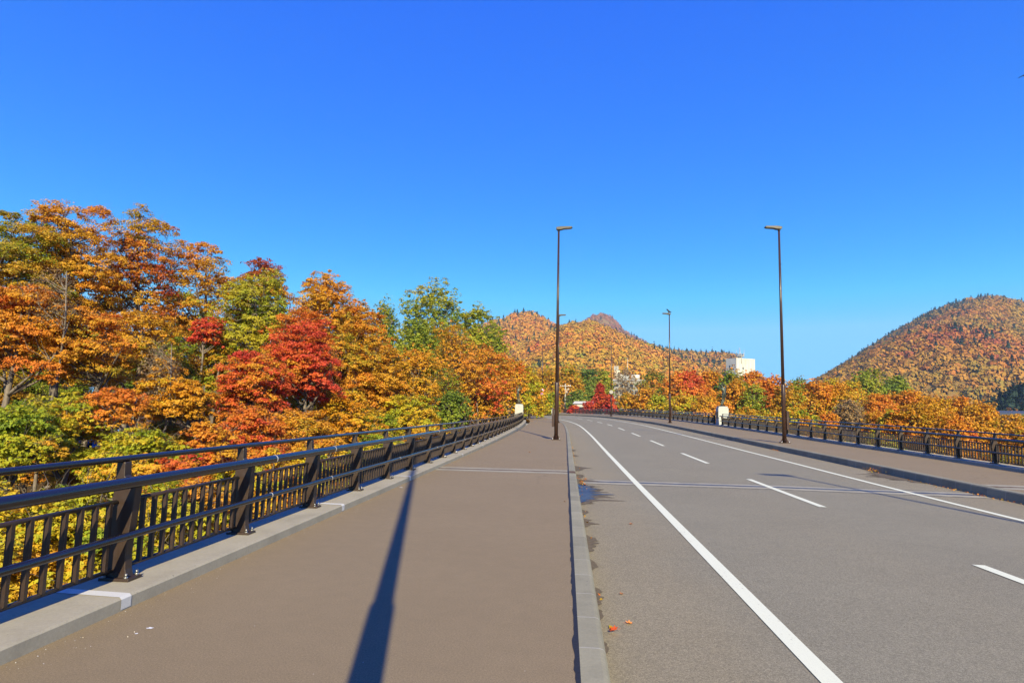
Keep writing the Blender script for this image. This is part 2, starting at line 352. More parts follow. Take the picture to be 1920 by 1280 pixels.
# white tape marks across the near curb
for t in (4.62, 9.25, 13.3, 20.2, 25.4, 31, 37):
    of = -max(0, t-22)*.009
    q = MB(); 
    for tt in (t-.055, t+.055):
        for o, dz in ((-3.277, .012), (-3.277, .086), (-3.293, .104), (-3.90, .104)): q.v.append(tuple(P(o+of, tt+(.04 if o < -3.5 else 0), dz)))
    for j in range(3): q.f.append((j, j+1, j+5, j+4)); q.smooth.append(False)
    tag(q.build('joint_tape', TAPE), 'white strip over a curb joint below the near railing', 'joint', kind='structure')
# ------------------------------------------------------------------ railings
BOLT = []; ANCHOR = []
def railing(name, label, base_o, sgn, t0, t1, pitch, ring_ts=()):
    """sgn=+1: the footway is at larger offsets. u = distance towards the footway from the post line."""
    n = int(round((t1-t0)/pitch)); tp = [t0+pitch*i for i in range(n+1)]
    bo = base_o if callable(base_o) else (lambda t: base_o)
    root = empty(name, P(bo(t0), t0, .1)); org = np.array(root.location)
    tag(root, label, 'railing')
    def q(t, u, z): return P(bo(t)+sgn*u, t, .1+z)
    fine = np.linspace(t0-.25, t1+.25, n*2+2)
    MB().tube([q(t, -.045, .975) for t in fine], .026, 12).build('top_rail', RAIL, root, org)
    h = MB().tube([q(t, .135, .80) for t in fine], .047, 14).build('handrail', RAIL, root, org)
    g = MB().tube([q(t, .115, .37) for t in fine], .031, 12).build('guard_rail', RAIL, root, org)
    for t in ring_ts:
        MB().tube([q(t-.012, .135, .80), q(t+.012, .135, .80)], .0482, 14).build('joint_ring', RING, h, org)
        MB().tube([q(t-.01, .115, .37), q(t+.01, .115, .37)], .0322, 14).build('joint_ring', RING, g, org)
    prof = [(-.105, .0), (.10, .0), (.10, .022), (.082, .03), (.066, .09), (.058, .2), (.066, .34), (.082, .5), (.094, .66), (.10, .752), (.055, .79), (-.008, .835), (-.012, .95), (-.085, .955), (-.085, .85), (-.10, .6), (-.092, .2)]
    pm = MB(); fl = MB()
    pm.prism(prof, (sgn, 0, 0), (0, 0, 1), (0, 1, 0), (0, 0, 0), .086)
    pmesh = None
    for i, t in enumerate(tp):
        hd, rt = heading(t); ang = math.atan2(hd[1], hd[0])-math.pi/2; loc = q(t, 0, 0)-org
        if pmesh is None:
            po = pm.build('post', STEEL, root, (0, 0, 0), bevel=.006)
            bp = MB(); bp.box((sgn*.0, 0, .012), (.26, .17, .024)); bo_ = bp.build('base_plate', STEEL, po, (0, 0, 0), bevel=.004)
            pmesh = po
        else:
            po = pmesh.copy(); C.objects.link(po); po.parent = root
            for ch in pmesh.children: c = ch.copy(); C.objects.link(c); c.parent = po
        po.location = loc; po.rotation_euler = (0, 0, ang)
        if t < 17:
            for a in (-1, 1):
                for c_ in (-1, 1):
                    if BOLT: bo2 = BOLT[0].copy(); C.objects.link(bo2); bo2.parent = po
                    else: bo2 = MB().cyl((0, 0, 0), .016, .016, 6).cyl((0, 0, .014), .010, .026, 8).build('bolt', ZINC, po); BOLT.append(bo2)
                    bo2.location = (a*.095, c_*.066, .022)
        if i < n:                                          # the baluster panel of this bay: two bars and a row of slats
            t2 = tp[i+1]; b = MB()
            a0, a1 = t+.055, t2-.055
            b.tube([q(a0, -.05, .625), q(a1, -.05, .625)], .018, 8); b.tube([q(a0, -.05, .075), q(a1, -.05, .075)], .017, 8)
            k = 12
            for j in range(k):
                tt = a0+(a1-a0)*(j+.5)/k
                c = (q(tt, -.05, .075)+q(tt, -.05, .625))/2
                b.box(c, (.038, .030, .55), ang)
            b.build('baluster_panel', STEEL, root, org)
    return root
lo = lambda t: -3.64-max(0, t-22)*.009
railing('bridge_railing', 'dark brown railing on the pale curb beside the near footway', lo, 1, 1.17, 68.8, 1.932, (2.9, 7.4, 9.35, 13.3, 17.2, 22, 28, 34, 40, 46))
railing('bridge_railing', 'short dark railing end between the left pedestal and the autumn trees', lo, 1, 72.3, 78.1, 1.933)
railing('bridge_railing', 'dark brown railing along the far footway, right of the right pedestal', 14.1, -1, -3.0, 56.93, 1.933, (12, 18.5, 25, 32, 40))
railing('bridge_railing', 'dark railing sweeping round the far bend beyond the right pedestal', 14.1, -1, 59.5, 171.2, 2.15)
# ------------------------------------------------------------------ street lamps
H = 11.3
def lamp(t, o, side, label):
    """side=+1: the arm points to larger offsets."""
    b = P(o, t); hd, rt = heading(t); rz = math.atan2(hd[1], hd[0])-math.pi/2
    r = empty('street_lamp', b, rz); tag(r, label, 'street lamp', 'brown street lamps along the road')
    m = MB(); m.tube([(0, 0, 0), (0, 0, 2.95), (0, 0, 3.0)], [.105, .10, .083], 18); m.tube([(0, 0, 2.98), (0, 0, H-.05)], [.083, .05], 16)
    m.build('pole', LAMPM, r)
    m = MB(); m.box((0, 0, .0125), (.46, .46, .025))
    for a in range(4): 
        m.prism([(.10, 0), (.22, 0), (.22, .03), (.10, .22)], (math.cos(a*math.pi/2), math.sin(a*math.pi/2), 0), (0, 0, 1), (-math.sin(a*math.pi/2), math.cos(a*math.pi/2), 0), (0, 0, .026), .014)
    m.build('base_plate', LAMPM, r)
    if t < 40:
        for a in (-1, 1):
            for c in (-1, 1):
                if ANCHOR: q = ANCHOR[0].copy(); C.objects.link(q); q.parent = r
                else: q = MB().cyl((0, 0, 0), .02, .07, 8).build('anchor_bolt', ZINC, r); ANCHOR.append(q)
                q.location = (a*.18, c*.18, .025)
    MB().box((-side*.165, -.02, 1.15), (.12, .16, .95)).build('control_box', LAMPM, r, bevel=.01)
    s = side; tl = math.radians(4)
    m = MB(); M = Matrix.Translation((0, 0, H)) @ Matrix.Rotation(-s*tl, 4, 'Y')
    prof = [(-.14, -.02), (-.10, -.085), (.16, -.085), (.24, -.055), (.70, -.035), (.74, 0), (.70, .045), (.1, .085), (-.13, .06)]
    top = [tuple(M @ Vector((s*u, -.13, z))) for u, z in prof]; bot = [tuple(M @ Vector((s*u, .13, z))) for u, z in prof]
    k = len(prof); m.add(top+bot, [tuple(range(k)), tuple(range(k, 2*k))[::-1]]+[(i, k+i, k+(i+1) % k, (i+1) % k) for i in range(k)])
    hdm = m.build('lamp_head', LAMPH, r, bevel=.012)
    MB().box((s*.5, 0, -.052), (.32, .2, .016), M=M).build('lens', LENS, hdm)
    MB().cyl((0, 0, H-.17), .062, .09, 14).build('collar', LAMPH, hdm)
    return r
LT = [33.0, 65.6, 98.5]; RT = [33.4, 65.2, 100.5]
lamp(-.42, -.22, 1, 'brown street lamp standing beside the camera on the near footway')
lamp(-1.4, 11.2, -1, 'brown street lamp on the far footway beside the camera')
lamp(33.0, -.47, 1, 'tall brown street lamp nearest on the near footway, beside the kerb')
lamp(65.6, -.32, 1, 'brown street lamp half hidden behind the nearest lamp on the footway')
lamp(98.5, -.47, 1, 'distant brown lamp that carries two round traffic signs')
lamp(33.4, 11.2, -1, 'tall brown street lamp nearest on the far footway, right of the statue')
lamp(65.2, 11.15, -1, 'brown street lamp with a crow on its head, left of the right statue')
lamp(100.5, 11.0, -1, 'distant brown lamp carrying a pale sign back, by the crimson maples')
# ------------------------------------------------------------------ trees
def unit(v): return v/(np.linalg.norm(v, axis=-1, keepdims=True)+1e-9)
def mesh_quads(name, V, tone=None, col=None, k=4):
    """V: (n,k,3) separate faces."""
    n = len(V); me = bpy.data.meshes.new(name)
    me.vertices.add(n*k); me.vertices.foreach_set('co', V.astype(np.float32).ravel())
    me.loops.add(n*k); me.loops.foreach_set('vertex_index', np.arange(n*k, dtype=np.int32))
    me.polygons.add(n); me.polygons.foreach_set('loop_start', np.arange(0, n*k, k, dtype=np.int32)); me.polygons.foreach_set('loop_total', np.full(n, k, np.int32))
    if tone is not None:
        a = me.attributes.new('tone', 'FLOAT', 'FACE'); a.data.foreach_set('value', tone.astype(np.float32))
    if col is not None:
        a = me.attributes.new('Col', 'FLOAT_COLOR', 'FACE'); a.data.foreach_set('color', np.c_[col, np.ones(n)].astype(np.float32).ravel())
    me.update(); return me
def leaves(c, nrm, size, lobed=False, aspect=.55):
    n = len(c); nrm = unit(nrm)
    r = rng.normal(size=(n, 3)); r[:, 2] -= .5
    t1 = unit(r-nrm*np.sum(r*nrm, 1, keepdims=True)); t2 = np.cross(nrm, t1)
    s = (size*(.65+.7*rng.random(n)))[:, None]
    if not lobed:
        b = c-t1*s*.5
        return np.stack([b, c+t2*s*aspect*.5+nrm*s*.1-t1*s*.05, c+t1*s*.5-nrm*s*.08, c-t2*s*aspect*.5+nrm*s*.1-t1*s*.05], 1)
    out = []
    for ang, ln in ((0, 1.), (.95, .78), (-.95, .78)):
        d = t1*math.cos(ang)+t2*math.sin(ang); e = -t1*math.sin(ang)+t2*math.cos(ang)
        b = c-t1*s*.35; L = s*ln*.95
        out.append(np.stack([b, b+d*L*.55+e*L*.24+nrm*L*.06, b+d*L-nrm*L*.12, b+d*L*.55-e*L*.24+nrm*L*.06], 1))
    return np.concatenate(out, 0)
class VN:                                    # cheap smooth value noise from a few random waves
    def __init__(s, f, n=10): s.k = rng.normal(size=(n, 3))*f; s.p = rng.random(n)*6.28
    def __call__(s, x): return np.sin(x @ s.k.T+s.p).mean(1)*1.6
def terrain_z(x, y):
    x = np.asarray(x, float); y = np.asarray(y, float)
    sx = np.array([S(min(max(q, -40), 175)) for q in np.ravel(y)]).reshape(x.shape); o = x-sx
    def sst(a, b, v): q = np.clip((v-a)/(b-a), 0, 1); return q*q*(3-2*q)
    land = sst(62, 100, y+.35*np.minimum(0, o+4))            # the far bank, where the road runs on solid ground
    left = -11+8.6*sst(8, 30, -o)
    right = -13+4*sst(60, 160, o)
    gorge = np.where(o < 5, left, right)
    band = sst(14, 40, o-4)+sst(10, 30, -o-4)
    bank = .2-1.1*np.clip(band, 0, 1)-7*sst(25, 110, o)-.5*sst(20, 60, -o)
    return gorge*(1-land)+bank*land-.5*land+.25*np.sin(x*.31)*np.cos(y*.23)
LEAFSZ = .0031
stats = {'leaf': 0}
def tree(label, pal, px, yt, yb, hw, D, style='maple', dens=1.0, group=None, kind='maple_tree', cat='tree', tb=0.0, zbase=None):
    """A tree whose crown spans photo rows yt..yb and half-width hw at depth D."""
    top = at(px, yt, D); bot = at(px, yb, D); ctr = (top+bot)/2; ctr[0] = top[0]*.5+bot[0]*.5
    hw = hw*(1.12 if px < 960 and D < 70 else 1.0)
    R = hw*D/F; Hc = (top[2]-bot[2])/2
    gx, gy = ctr[0], ctr[1]; gz = float(terrain_z(gx, gy)) if zbase is None else zbase
    gz = min(gz, bot[2]-.8)
    root = empty(kind, (gx, gy, gz)); tag(root, label, cat, group)
    base = np.array([gx, gy, gz]); c0 = ctr-base
    ls = max(.072, D*LEAFSZ)
    if style in ('sparse',): ls *= .9
    area = math.pi*(R*R*.5+R*Hc)
    nl = int(dens*5.0*area/(ls*ls*.30)); nl = min(max(nl, 1200), 110000)
    if style == 'sparse': nl = int(nl*.42)
    lobed = D < 19
    if lobed: nl = int(nl*.62)
    # clump centres in a noisy ellipsoid shell
    pr = {'maple': .27, 'round': .25, 'poplar': .2, 'sparse': .26, 'cone': .22}[style]*(R*R*Hc)**(1/3)
    pr = min(max(pr, .3), 1.0 if D < 50 else 1.6)
    npad = int(min(340, max(44, 2.6*(R*R*Hc)/(pr**3))))
    vn = VN(1.6); d = unit(rng.normal(size=(npad*3, 3))); d[:, 2] = np.where(d[:, 2] < -.75, -d[:, 2], d[:, 2])
    lump = np.clip(1+.26*vn(d*1.0)+.10*VN(4)(d), .62, 1.14)
    rad = (rng.random(npad*3)**.40)*lump
    p = d*rad[:, None]
    if style == 'cone': p[:, :2] *= np.clip(.95-.75*(p[:, 2:3]*.5+.5), .08, 1)*1.25
    if style == 'poplar': p[:, :2] *= np.clip(1.1-.28*(p[:, 2:3]*.5+.5), .3, 1.2)
    keep = []
    for i in range(len(p)):                       # keep clumps apart so gaps stay open
        if len(keep) >= npad: break
        if not keep or np.min(np.sum(((p[keep]-p[i])*[R, R, Hc])**2, 1)) > (pr*.52)**2: keep.append(i)
    p = p[keep]; npad = len(p)
    q = c0+p*[R*.93, R*.93, Hc*1.0]
    w = (.5+rng.random(npad))**1.3; w *= np.clip(.55+np.linalg.norm(p, axis=1), .3, 1.6); idx = rng.choice(npad, nl, p=w/w.sum())
    psz = pr*(.7+.6*rng.random(npad))
    outw = unit(p+[0, 0, .15])
    # every spray is a flat dome of small tufts; every tuft a little ball of leaves facing outwards
    K = {'maple': 13, 'round': 10, 'poplar': 9, 'sparse': 9, 'cone': 9}[style]
    ta = rng.random((npad, K))*2*math.pi; tr = np.sqrt(rng.random((npad, K)))*(1+.18*np.sin(ta*rng.integers(2, 5, (npad, 1))+rng.random((npad, 1))*6))
    tx, ty = np.cos(ta)*tr, np.sin(ta)*tr; spread = {'maple': .10, 'round': .38, 'poplar': .75, 'sparse': .45, 'cone': .4}[style]
    tz = rng.normal(size=(npad, K))*spread-.30*tr*tr
    if style == 'maple':                          # tilt each spray down and outwards
        tz = tz-(.12+.25*rng.random((npad, 1)))*(tx*outw[:, :1]+ty*outw[:, 1:2])
    if style == 'poplar': tx, ty = tx*.7, ty*.7
    tc = q[:, None, :]+np.stack([tx, ty, tz], -1)*psz[:, None, None]
    tsz = psz[:, None]*(.26+.16*rng.random((npad, K))); ttone = .07*rng.normal(size=(npad, K))
    k = rng.integers(0, K, nl)
    dv = unit(rng.normal(size=(nl, 3))); dv[:, 2] = np.where(rng.random(nl) < .6, np.abs(dv[:, 2]), dv[:, 2])
    rr = rng.random(nl)**.5; flat = np.array([1, 1, .62 if style != 'poplar' else 1.25])
    pos = tc[idx, k]+dv*rr[:, None]*tsz[idx, k][:, None]*flat
    up = np.array([0, 0, 1.])
    nr = unit(dv*.75+up*.45+outw[idx]*.45+rng.normal(size=(nl, 3))*.36)
    hue = VN(1.0/max(R*.55, .6))
    pt = .5+.42*hue(q)+.17*rng.normal(size=npad)+tb
    tone = np.clip(pt[idx]+ttone[idx, k]+.06*rng.normal(size=nl), 0, 1)
    V = leaves(pos, nr, np.full(nl, ls), lobed, .62)
    if lobed: tone = np.tile(tone, 3)
    stats['leaf'] += len(V)
    link('crown', mesh_quads('crown', V, tone), LEAF[pal], root)
    # trunk, limbs and a branch to every clump
    m = MB(); rt = max(.07, min(.30, .032*R*2+.0075*(c0[2]+Hc)))*(.55 if style == 'sparse' else 1); lean = rng.normal(size=2)*.03
    def axis(z): s_ = z/(c0[2]+Hc); return np.array([c0[0]*s_+lean[0]*z+.12*math.sin(z*.7), c0[1]*s_+lean[1]*z+.1*math.cos(z*.6), z])
    ztop = c0[2]+Hc*(.45 if style in ('maple', 'round') else .85)
    zs = np.linspace(0, ztop, 9); m.tube([axis(z) for z in zs], [rt*(1-.82*(z/ztop)**1.2) for z in zs], 8)
    nlimb = 9 if style != 'sparse' else 12
    far = np.argsort(-np.linalg.norm(p, axis=1)); limbs = []
    seeds = [far[i] for i in np.linspace(0, len(far)*.6, nlimb).astype(int)]
    for sd in seeds:
        e = q[sd]; hz = np.hypot(e[0], e[1]); zb = np.clip(e[2]-hz*(.9+.5*rng.random()), max(.8, c0[2]-Hc*1.25), ztop*.95)
        a = axis(zb); mid = a*.45+e*.55+np.array([0, 0, -.12*hz])+rng.normal(size=3)*.12*R*.5
        pts = [a*(1-s)**2+2*mid*s*(1-s)+e*s*s for s in np.linspace(0, 1, 7)]
        r0 = rt*(1-.8*(zb/ztop))*.62+.012
        m.tube(pts, [r0*(1-.85*s) for s in np.linspace(0, 1, 7)], 6); limbs += [(x, r0*(1-.85*s)) for x, s in zip(pts, np.linspace(0, 1, 7))][1:-1]
    LP = np.array([l[0] for l in limbs])
    for i in range(npad):
        dd = np.linalg.norm(LP-q[i]-[0, 0, -.2*R], axis=1)+.4*np.maximum(0, LP[:, 2]-q[i][2]); k = int(np.argmin(dd)); a = LP[k]; e = q[i]
        L = np.linalg.norm(e-a); mid = (a+e)/2+np.array([0, 0, -.08*L])+rng.normal(size=3)*.08*L
        r0 = min(limbs[k][1]*.7, .012+.012*L)
        m.tube([a, mid, e], [r0, r0*.7, r0*.3], 4, cap=False)
        if style == 'sparse' or (D < 40 and rng.random() < .6):      # twigs that stick out of the spray
            for _ in range(4 if style == 'sparse' else 3):
                v = rng.normal(size=3)*[1, 1, .35]+outw[i]*.8; v = v/np.linalg.norm(v)*psz[i]*(.8+.5*rng.random())
                m.tube([mid*.4+e*.6, e+v*.5+[0, 0, .05], e+v], [r0*.4, r0*.28, r0*.1], 3, cap=False)
    m.build('trunk', BARK, root)
    return root
GL = 'autumn trees beyond the near railing'; GR = 'autumn trees beyond the far railing'; GC = 'trees at the far end of the bridge'
# label, palette, centre px, top, bottom, half width, depth, style, density, tone shift
LEFT = [
 ('broad amber maple cut by the left edge of the picture, level with the highest crown', 'amber', 5, 403, 700, 120, 25, 'maple', 1.0, .05),
 ('highest maple of the wood, its orange dome rising above all the other crowns', 'amber', 130, 374, 660, 85, 27, 'maple', .9, .22),
 ('orange maple just right of the highest dome, sky showing through its top', 'russet', 262, 391, 660, 66, 30, 'maple', .6, .0),
 ('thin amber maple behind the dead branches, sky gaps below its crown', 'amber', 372, 446, 680, 62, 33, 'maple', .6, .18),
 ('small rust-topped maple peeping out above the yellow-green maple', 'russet', 492, 489, 660, 52, 40, 'maple', .85, .2),
 ('tall yellow-green maple between amber crowns and the large red maple', 'spring', 475, 512, 720, 68, 33, 'round', 1.0, .35),
 ('olive and orange maple with rounded top behind the large red maple', 'amber', 595, 519, 740, 62, 41, 'round', 1.0, .1),
 ('orange maple sloping down to the gap before the green poplars', 'orange', 668, 556, 770, 60, 46, 'round', 1.0, -.08),
 ('narrow green poplar tips showing over the orange slope of crowns', 'spring', 722, 574, 720, 32, 70, 'poplar', .9, .1),
 ('tallest green poplar of the wood, with airy lower crown', 'spring', 815, 541, 730, 60, 98, 'round', .9, .1),
 ('green poplar between the tallest poplar and the hillside', 'spring', 890, 574, 740, 44, 100, 'round', .9, .05),
 ('yellow-green poplar in front of the tallest green poplar', 'spring', 778, 588, 740, 46, 84, 'round', .9, .1),
 ('small green poplar whose edge meets the far orange hill', 'spring', 930, 612, 740, 26, 106, 'round', .9, .05),
 # middle row
 ('orange layered maple spreading at the left edge under the amber crowns', 'orange', 30, 545, 720, 105, 20, 'maple', 1.15, .05),
 ('orange maple with flat sprays above the bare grey branches', 'orange', 165, 575, 730, 75, 21.5, 'maple', .9, .0),
 ('amber maple with thin crown in front of the dark trunks', 'amber', 262, 565, 760, 75, 26, 'maple', .75, .12),
 ('small scarlet maple spray beside the pale trunk', 'red', 388, 590, 655, 28, 30, 'maple', 1.0, .05),
 ('golden maple glowing beside the pale leaning trunk, left of the large red maple', 'gold', 332, 692, 800, 66, 21, 'maple', 1.25, .1),
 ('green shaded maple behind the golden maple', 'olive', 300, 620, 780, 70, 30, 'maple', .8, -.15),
 ('orange maple in the shade between the amber crown and the yellow one', 'amber', 412, 640, 790, 50, 31, 'maple', .9, .0),
 ('large red maple with spreading lower sprays, left part of the reddest patch', 'red', 470, 655, 800, 64, 25, 'maple', 1.2, -.05),
 ('red maple standing higher on the slope, right part of the reddest patch', 'red', 568, 612, 770, 58, 28, 'maple', 1.15, -.12),
 ('yellow and orange maple filling the space between the two reddest maples', 'amber', 520, 640, 800, 50, 30, 'maple', 1.0, .1),
 ('upper red-orange crown leaning over the large red maple', 'fire', 568, 585, 720, 62, 31, 'maple', 1.1, .1),
 ('orange and gold maple right of the large red maple', 'orange', 655, 600, 800, 62, 37, 'maple', 1.0, -.12),
 ('amber maple with dark hollows between orange and yellow crowns', 'amber', 712, 640, 800, 58, 39, 'maple', .95, .1),
 ('rounded orange-yellow maple at the end of the dense crowns', 'amber', 772, 660, 800, 48, 44, 'round', .95, .18),
 ('slim airy larch-like tree with amber tip in front of the green poplars', 'amber', 852, 610, 795, 48, 62, 'sparse', 1.25, .15),
 ('thin orange-red tree left of the left statue', 'fire', 905, 655, 795, 50, 66, 'sparse', 1.6, -.05),
 ('dull olive bare-twigged tree low behind the railing beside the airy larch', 'olive', 832, 690, 800, 32, 58, 'sparse', 1.0, -.1),
 ('orange and yellow tree right behind the left statue', 'mixed', 958, 672, 795, 38, 84, 'round', .9, .12),
 ('yellow-green tree rising right of the left statue', 'yellow', 992, 690, 795, 30, 92, 'round', .9, -.1),
 # lower row
 ('yellow and green maple low at the left edge above the railing', 'lime', 20, 745, 905, 95, 15.5, 'maple', 1.1, .28),
 ('lime-green maple with a grey trunk above the railing at the left', 'lime', 112, 735, 890, 70, 17.5, 'maple', .9, .12),
 ('rusty orange sprays standing before the parked cars', 'orange', 200, 720, 808, 70, 18.5, 'maple', .8, .1),
 ('yellow-green maple under the parked cars, just over the top rail', 'lime', 262, 803, 930, 100, 17, 'maple', 1.0, .24),
 ('small orange-red maple above the railing, below the golden maple', 'fire', 388, 795, 900, 44, 18.5, 'maple', 1.2, .1),
 ('orange maple over the railing under the large red maple', 'fire', 470, 760, 900, 62, 21, 'maple', 1.05, .08),
 ('orange and green maple over the railing, right of the red ones', 'orange', 560, 765, 890, 66, 24, 'maple', 1.05, -.1),
 ('yellow maple over the railing with grey trunk showing', 'gold', 655, 725, 860, 56, 30, 'maple', 1.0, .1),
 ('yellow and lime maple at the right end of the dense crowns', 'yellow', 765, 735, 840, 52, 38, 'maple', 1.05, -.1),
 ('lime bush-like maple low behind the railing near the yellow maple', 'lime', 700, 775, 850, 50, 34, 'maple', 1.0, .05),
 ('leafy green tree low behind the railing beside the yellow maple', 'spring', 845, 730, 810, 34, 56, 'round', .8, -.3),
 ('orange tree low behind the railing right of the airy larch', 'amber', 905, 730, 800, 36, 68, 'round', .9, .1),
 # front row, seen down through the railing
 ('yellow maple crown seen down through the railing at the left edge', 'mixed', -40, 905, 1300, 270, 10, 'maple', 1.0, -.04),
 ('yellow-green maple crown seen through the balusters of the nearest bay', 'yellow', 190, 915, 1240, 210, 11.2, 'maple', 1.15, -.12),
 ('orange and red maple seen through the balusters right of the nearest post', 'fire', 345, 865, 1120, 110, 13.5, 'maple', 1.15, -.12),
 ('lime and yellow maple seen through the bay after the second post', 'mixed', 490, 850, 1060, 105, 16, 'maple', 1.1, .08),
 ('amber maple seen through the balusters of the third bay', 'mixed', 610, 830, 990, 85, 20, 'maple', 1.1, .06),
 ('yellow maple seen under the handrail by the fifth post', 'yellow', 715, 812, 920, 62, 26, 'maple', 1.1, -.1),
 ('gold maple seen through the railing near the expansion joint', 'gold', 800, 795, 890, 50, 34, 'maple', 1.0, .0),
 ('orange shrub-like maple low in the gorge below the nearest bay', 'orange', 120, 1090, 1420, 200, 8.6, 'maple', 1.2, -.2),
 ('lime shrub-like maple low in the gorge below the second bay', 'lime', 340, 1010, 1260, 150, 10.6, 'maple', 1.2, .1),
]
LEFT += [
 ('thin rusty sprays hanging before the left end of the parked cars', 'russet', 140, 776, 835, 62, 19.5, 'maple', .7, .0),
 ('low olive maple before the white van and forked trunk', 'olive', 300, 788, 850, 56, 22, 'maple', .8, .1),
 ('bare grey forked tree with few leaves, left of the golden maple', 'grey', 296, 632, 800, 36, 20.5, 'sparse', .22, .2),
 ('bare grey twiggy tree under the highest crowns at the left', 'grey', 100, 500, 640, 40, 20, 'sparse', .2, .2),
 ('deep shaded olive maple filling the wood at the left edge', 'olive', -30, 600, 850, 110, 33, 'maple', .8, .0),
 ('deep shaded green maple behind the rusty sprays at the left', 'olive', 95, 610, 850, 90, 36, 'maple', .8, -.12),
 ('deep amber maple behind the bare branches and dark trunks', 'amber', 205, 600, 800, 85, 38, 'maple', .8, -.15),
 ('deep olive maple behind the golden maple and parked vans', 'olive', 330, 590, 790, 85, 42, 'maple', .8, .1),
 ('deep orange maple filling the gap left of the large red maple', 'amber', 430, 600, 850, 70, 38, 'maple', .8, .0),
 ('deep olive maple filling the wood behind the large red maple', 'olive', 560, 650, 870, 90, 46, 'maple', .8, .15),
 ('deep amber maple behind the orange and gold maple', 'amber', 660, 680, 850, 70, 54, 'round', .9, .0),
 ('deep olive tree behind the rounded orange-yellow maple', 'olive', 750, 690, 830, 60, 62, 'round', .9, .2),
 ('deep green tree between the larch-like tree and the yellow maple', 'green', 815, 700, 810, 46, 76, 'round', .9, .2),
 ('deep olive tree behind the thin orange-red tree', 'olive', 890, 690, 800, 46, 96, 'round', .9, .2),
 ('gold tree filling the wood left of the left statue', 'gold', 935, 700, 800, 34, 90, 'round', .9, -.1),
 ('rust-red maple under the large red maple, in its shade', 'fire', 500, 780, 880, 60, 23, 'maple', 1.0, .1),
 ('red maple low by the grey trunk between railing and gold maple', 'red', 330, 850, 940, 50, 16.5, 'maple', 1.0, .0),
 ('olive maple low at the left edge behind the lime maple', 'olive', 60, 800, 930, 80, 21, 'maple', .9, .2),
 ('amber maple low behind the railing left of the red maple', 'amber', 175, 840, 950, 80, 19, 'maple', .9, .1),
]
CENTRE = [
 ('orange roadside tree behind the distant lamp with the two signs', 'amber', 1022, 690, 785, 28, 150, 'round', .9, .2),
 ('yellow-orange tree left of the lamp with the two signs', 'gold', 998, 722, 790, 26, 128, 'round', .9, .1),
 ('low yellow-green shrub right of the lamp with the two signs', 'lime', 1026, 738, 788, 22, 132, 'round', .9, .0),
 ('amber tree behind the nearest lamp and the utility pole', 'amber', 1064, 688, 780, 30, 175, 'round', .8, .12),
 ('green tree right of the utility pole, left of the crimson maple', 'green', 1098, 692, 782, 28, 190, 'round', .95, .35),
 ('yellow-green tree behind the crimson maple beside the grey building', 'spring', 1130, 692, 760, 22, 215, 'round', .95, .2),
 ('dark green tree behind the utility pole', 'green', 1085, 728, 785, 26, 165, 'round', .8, .2),
 ('tall crimson maple, pointed and brightest by the far bend', 'crimson', 1126, 716, 782, 19, 150, 'cone', 1.2, -.1),
 ('lower crimson maple right of the pointed one, at the lamp with the pale sign', 'crimson', 1143, 742, 782, 14, 146, 'round', .9, -.05),
 ('small scarlet maple in front of the white house, left of the crimson ones', 'red', 1076, 760, 786, 12, 140, 'round', 1.2, .25),
 ('scarlet maple spray in front of the white house, right half', 'crimson', 1101, 752, 784, 12, 142, 'round', 1.0, -.1),
 ('bare grey tree in front of the grey building', 'grey', 1172, 694, 775, 26, 225, 'sparse', .8, .2),
 ('grey-olive tree at the right corner of the grey building', 'olive', 1222, 698, 768, 28, 215, 'round', .75, -.1),
 ('orange tree below the grey building, right of the lamp with the pale sign', 'amber', 1180, 732, 786, 28, 150, 'round', 1.0, .25),
 ('orange-yellow tree below the grey building toward the crow lamp', 'orange', 1210, 728, 785, 24, 146, 'round', .9, -.15),
 ('yellow-green low tree left of the crow lamp', 'lime', 1236, 738, 788, 24, 128, 'round', 1.0, .2),
]
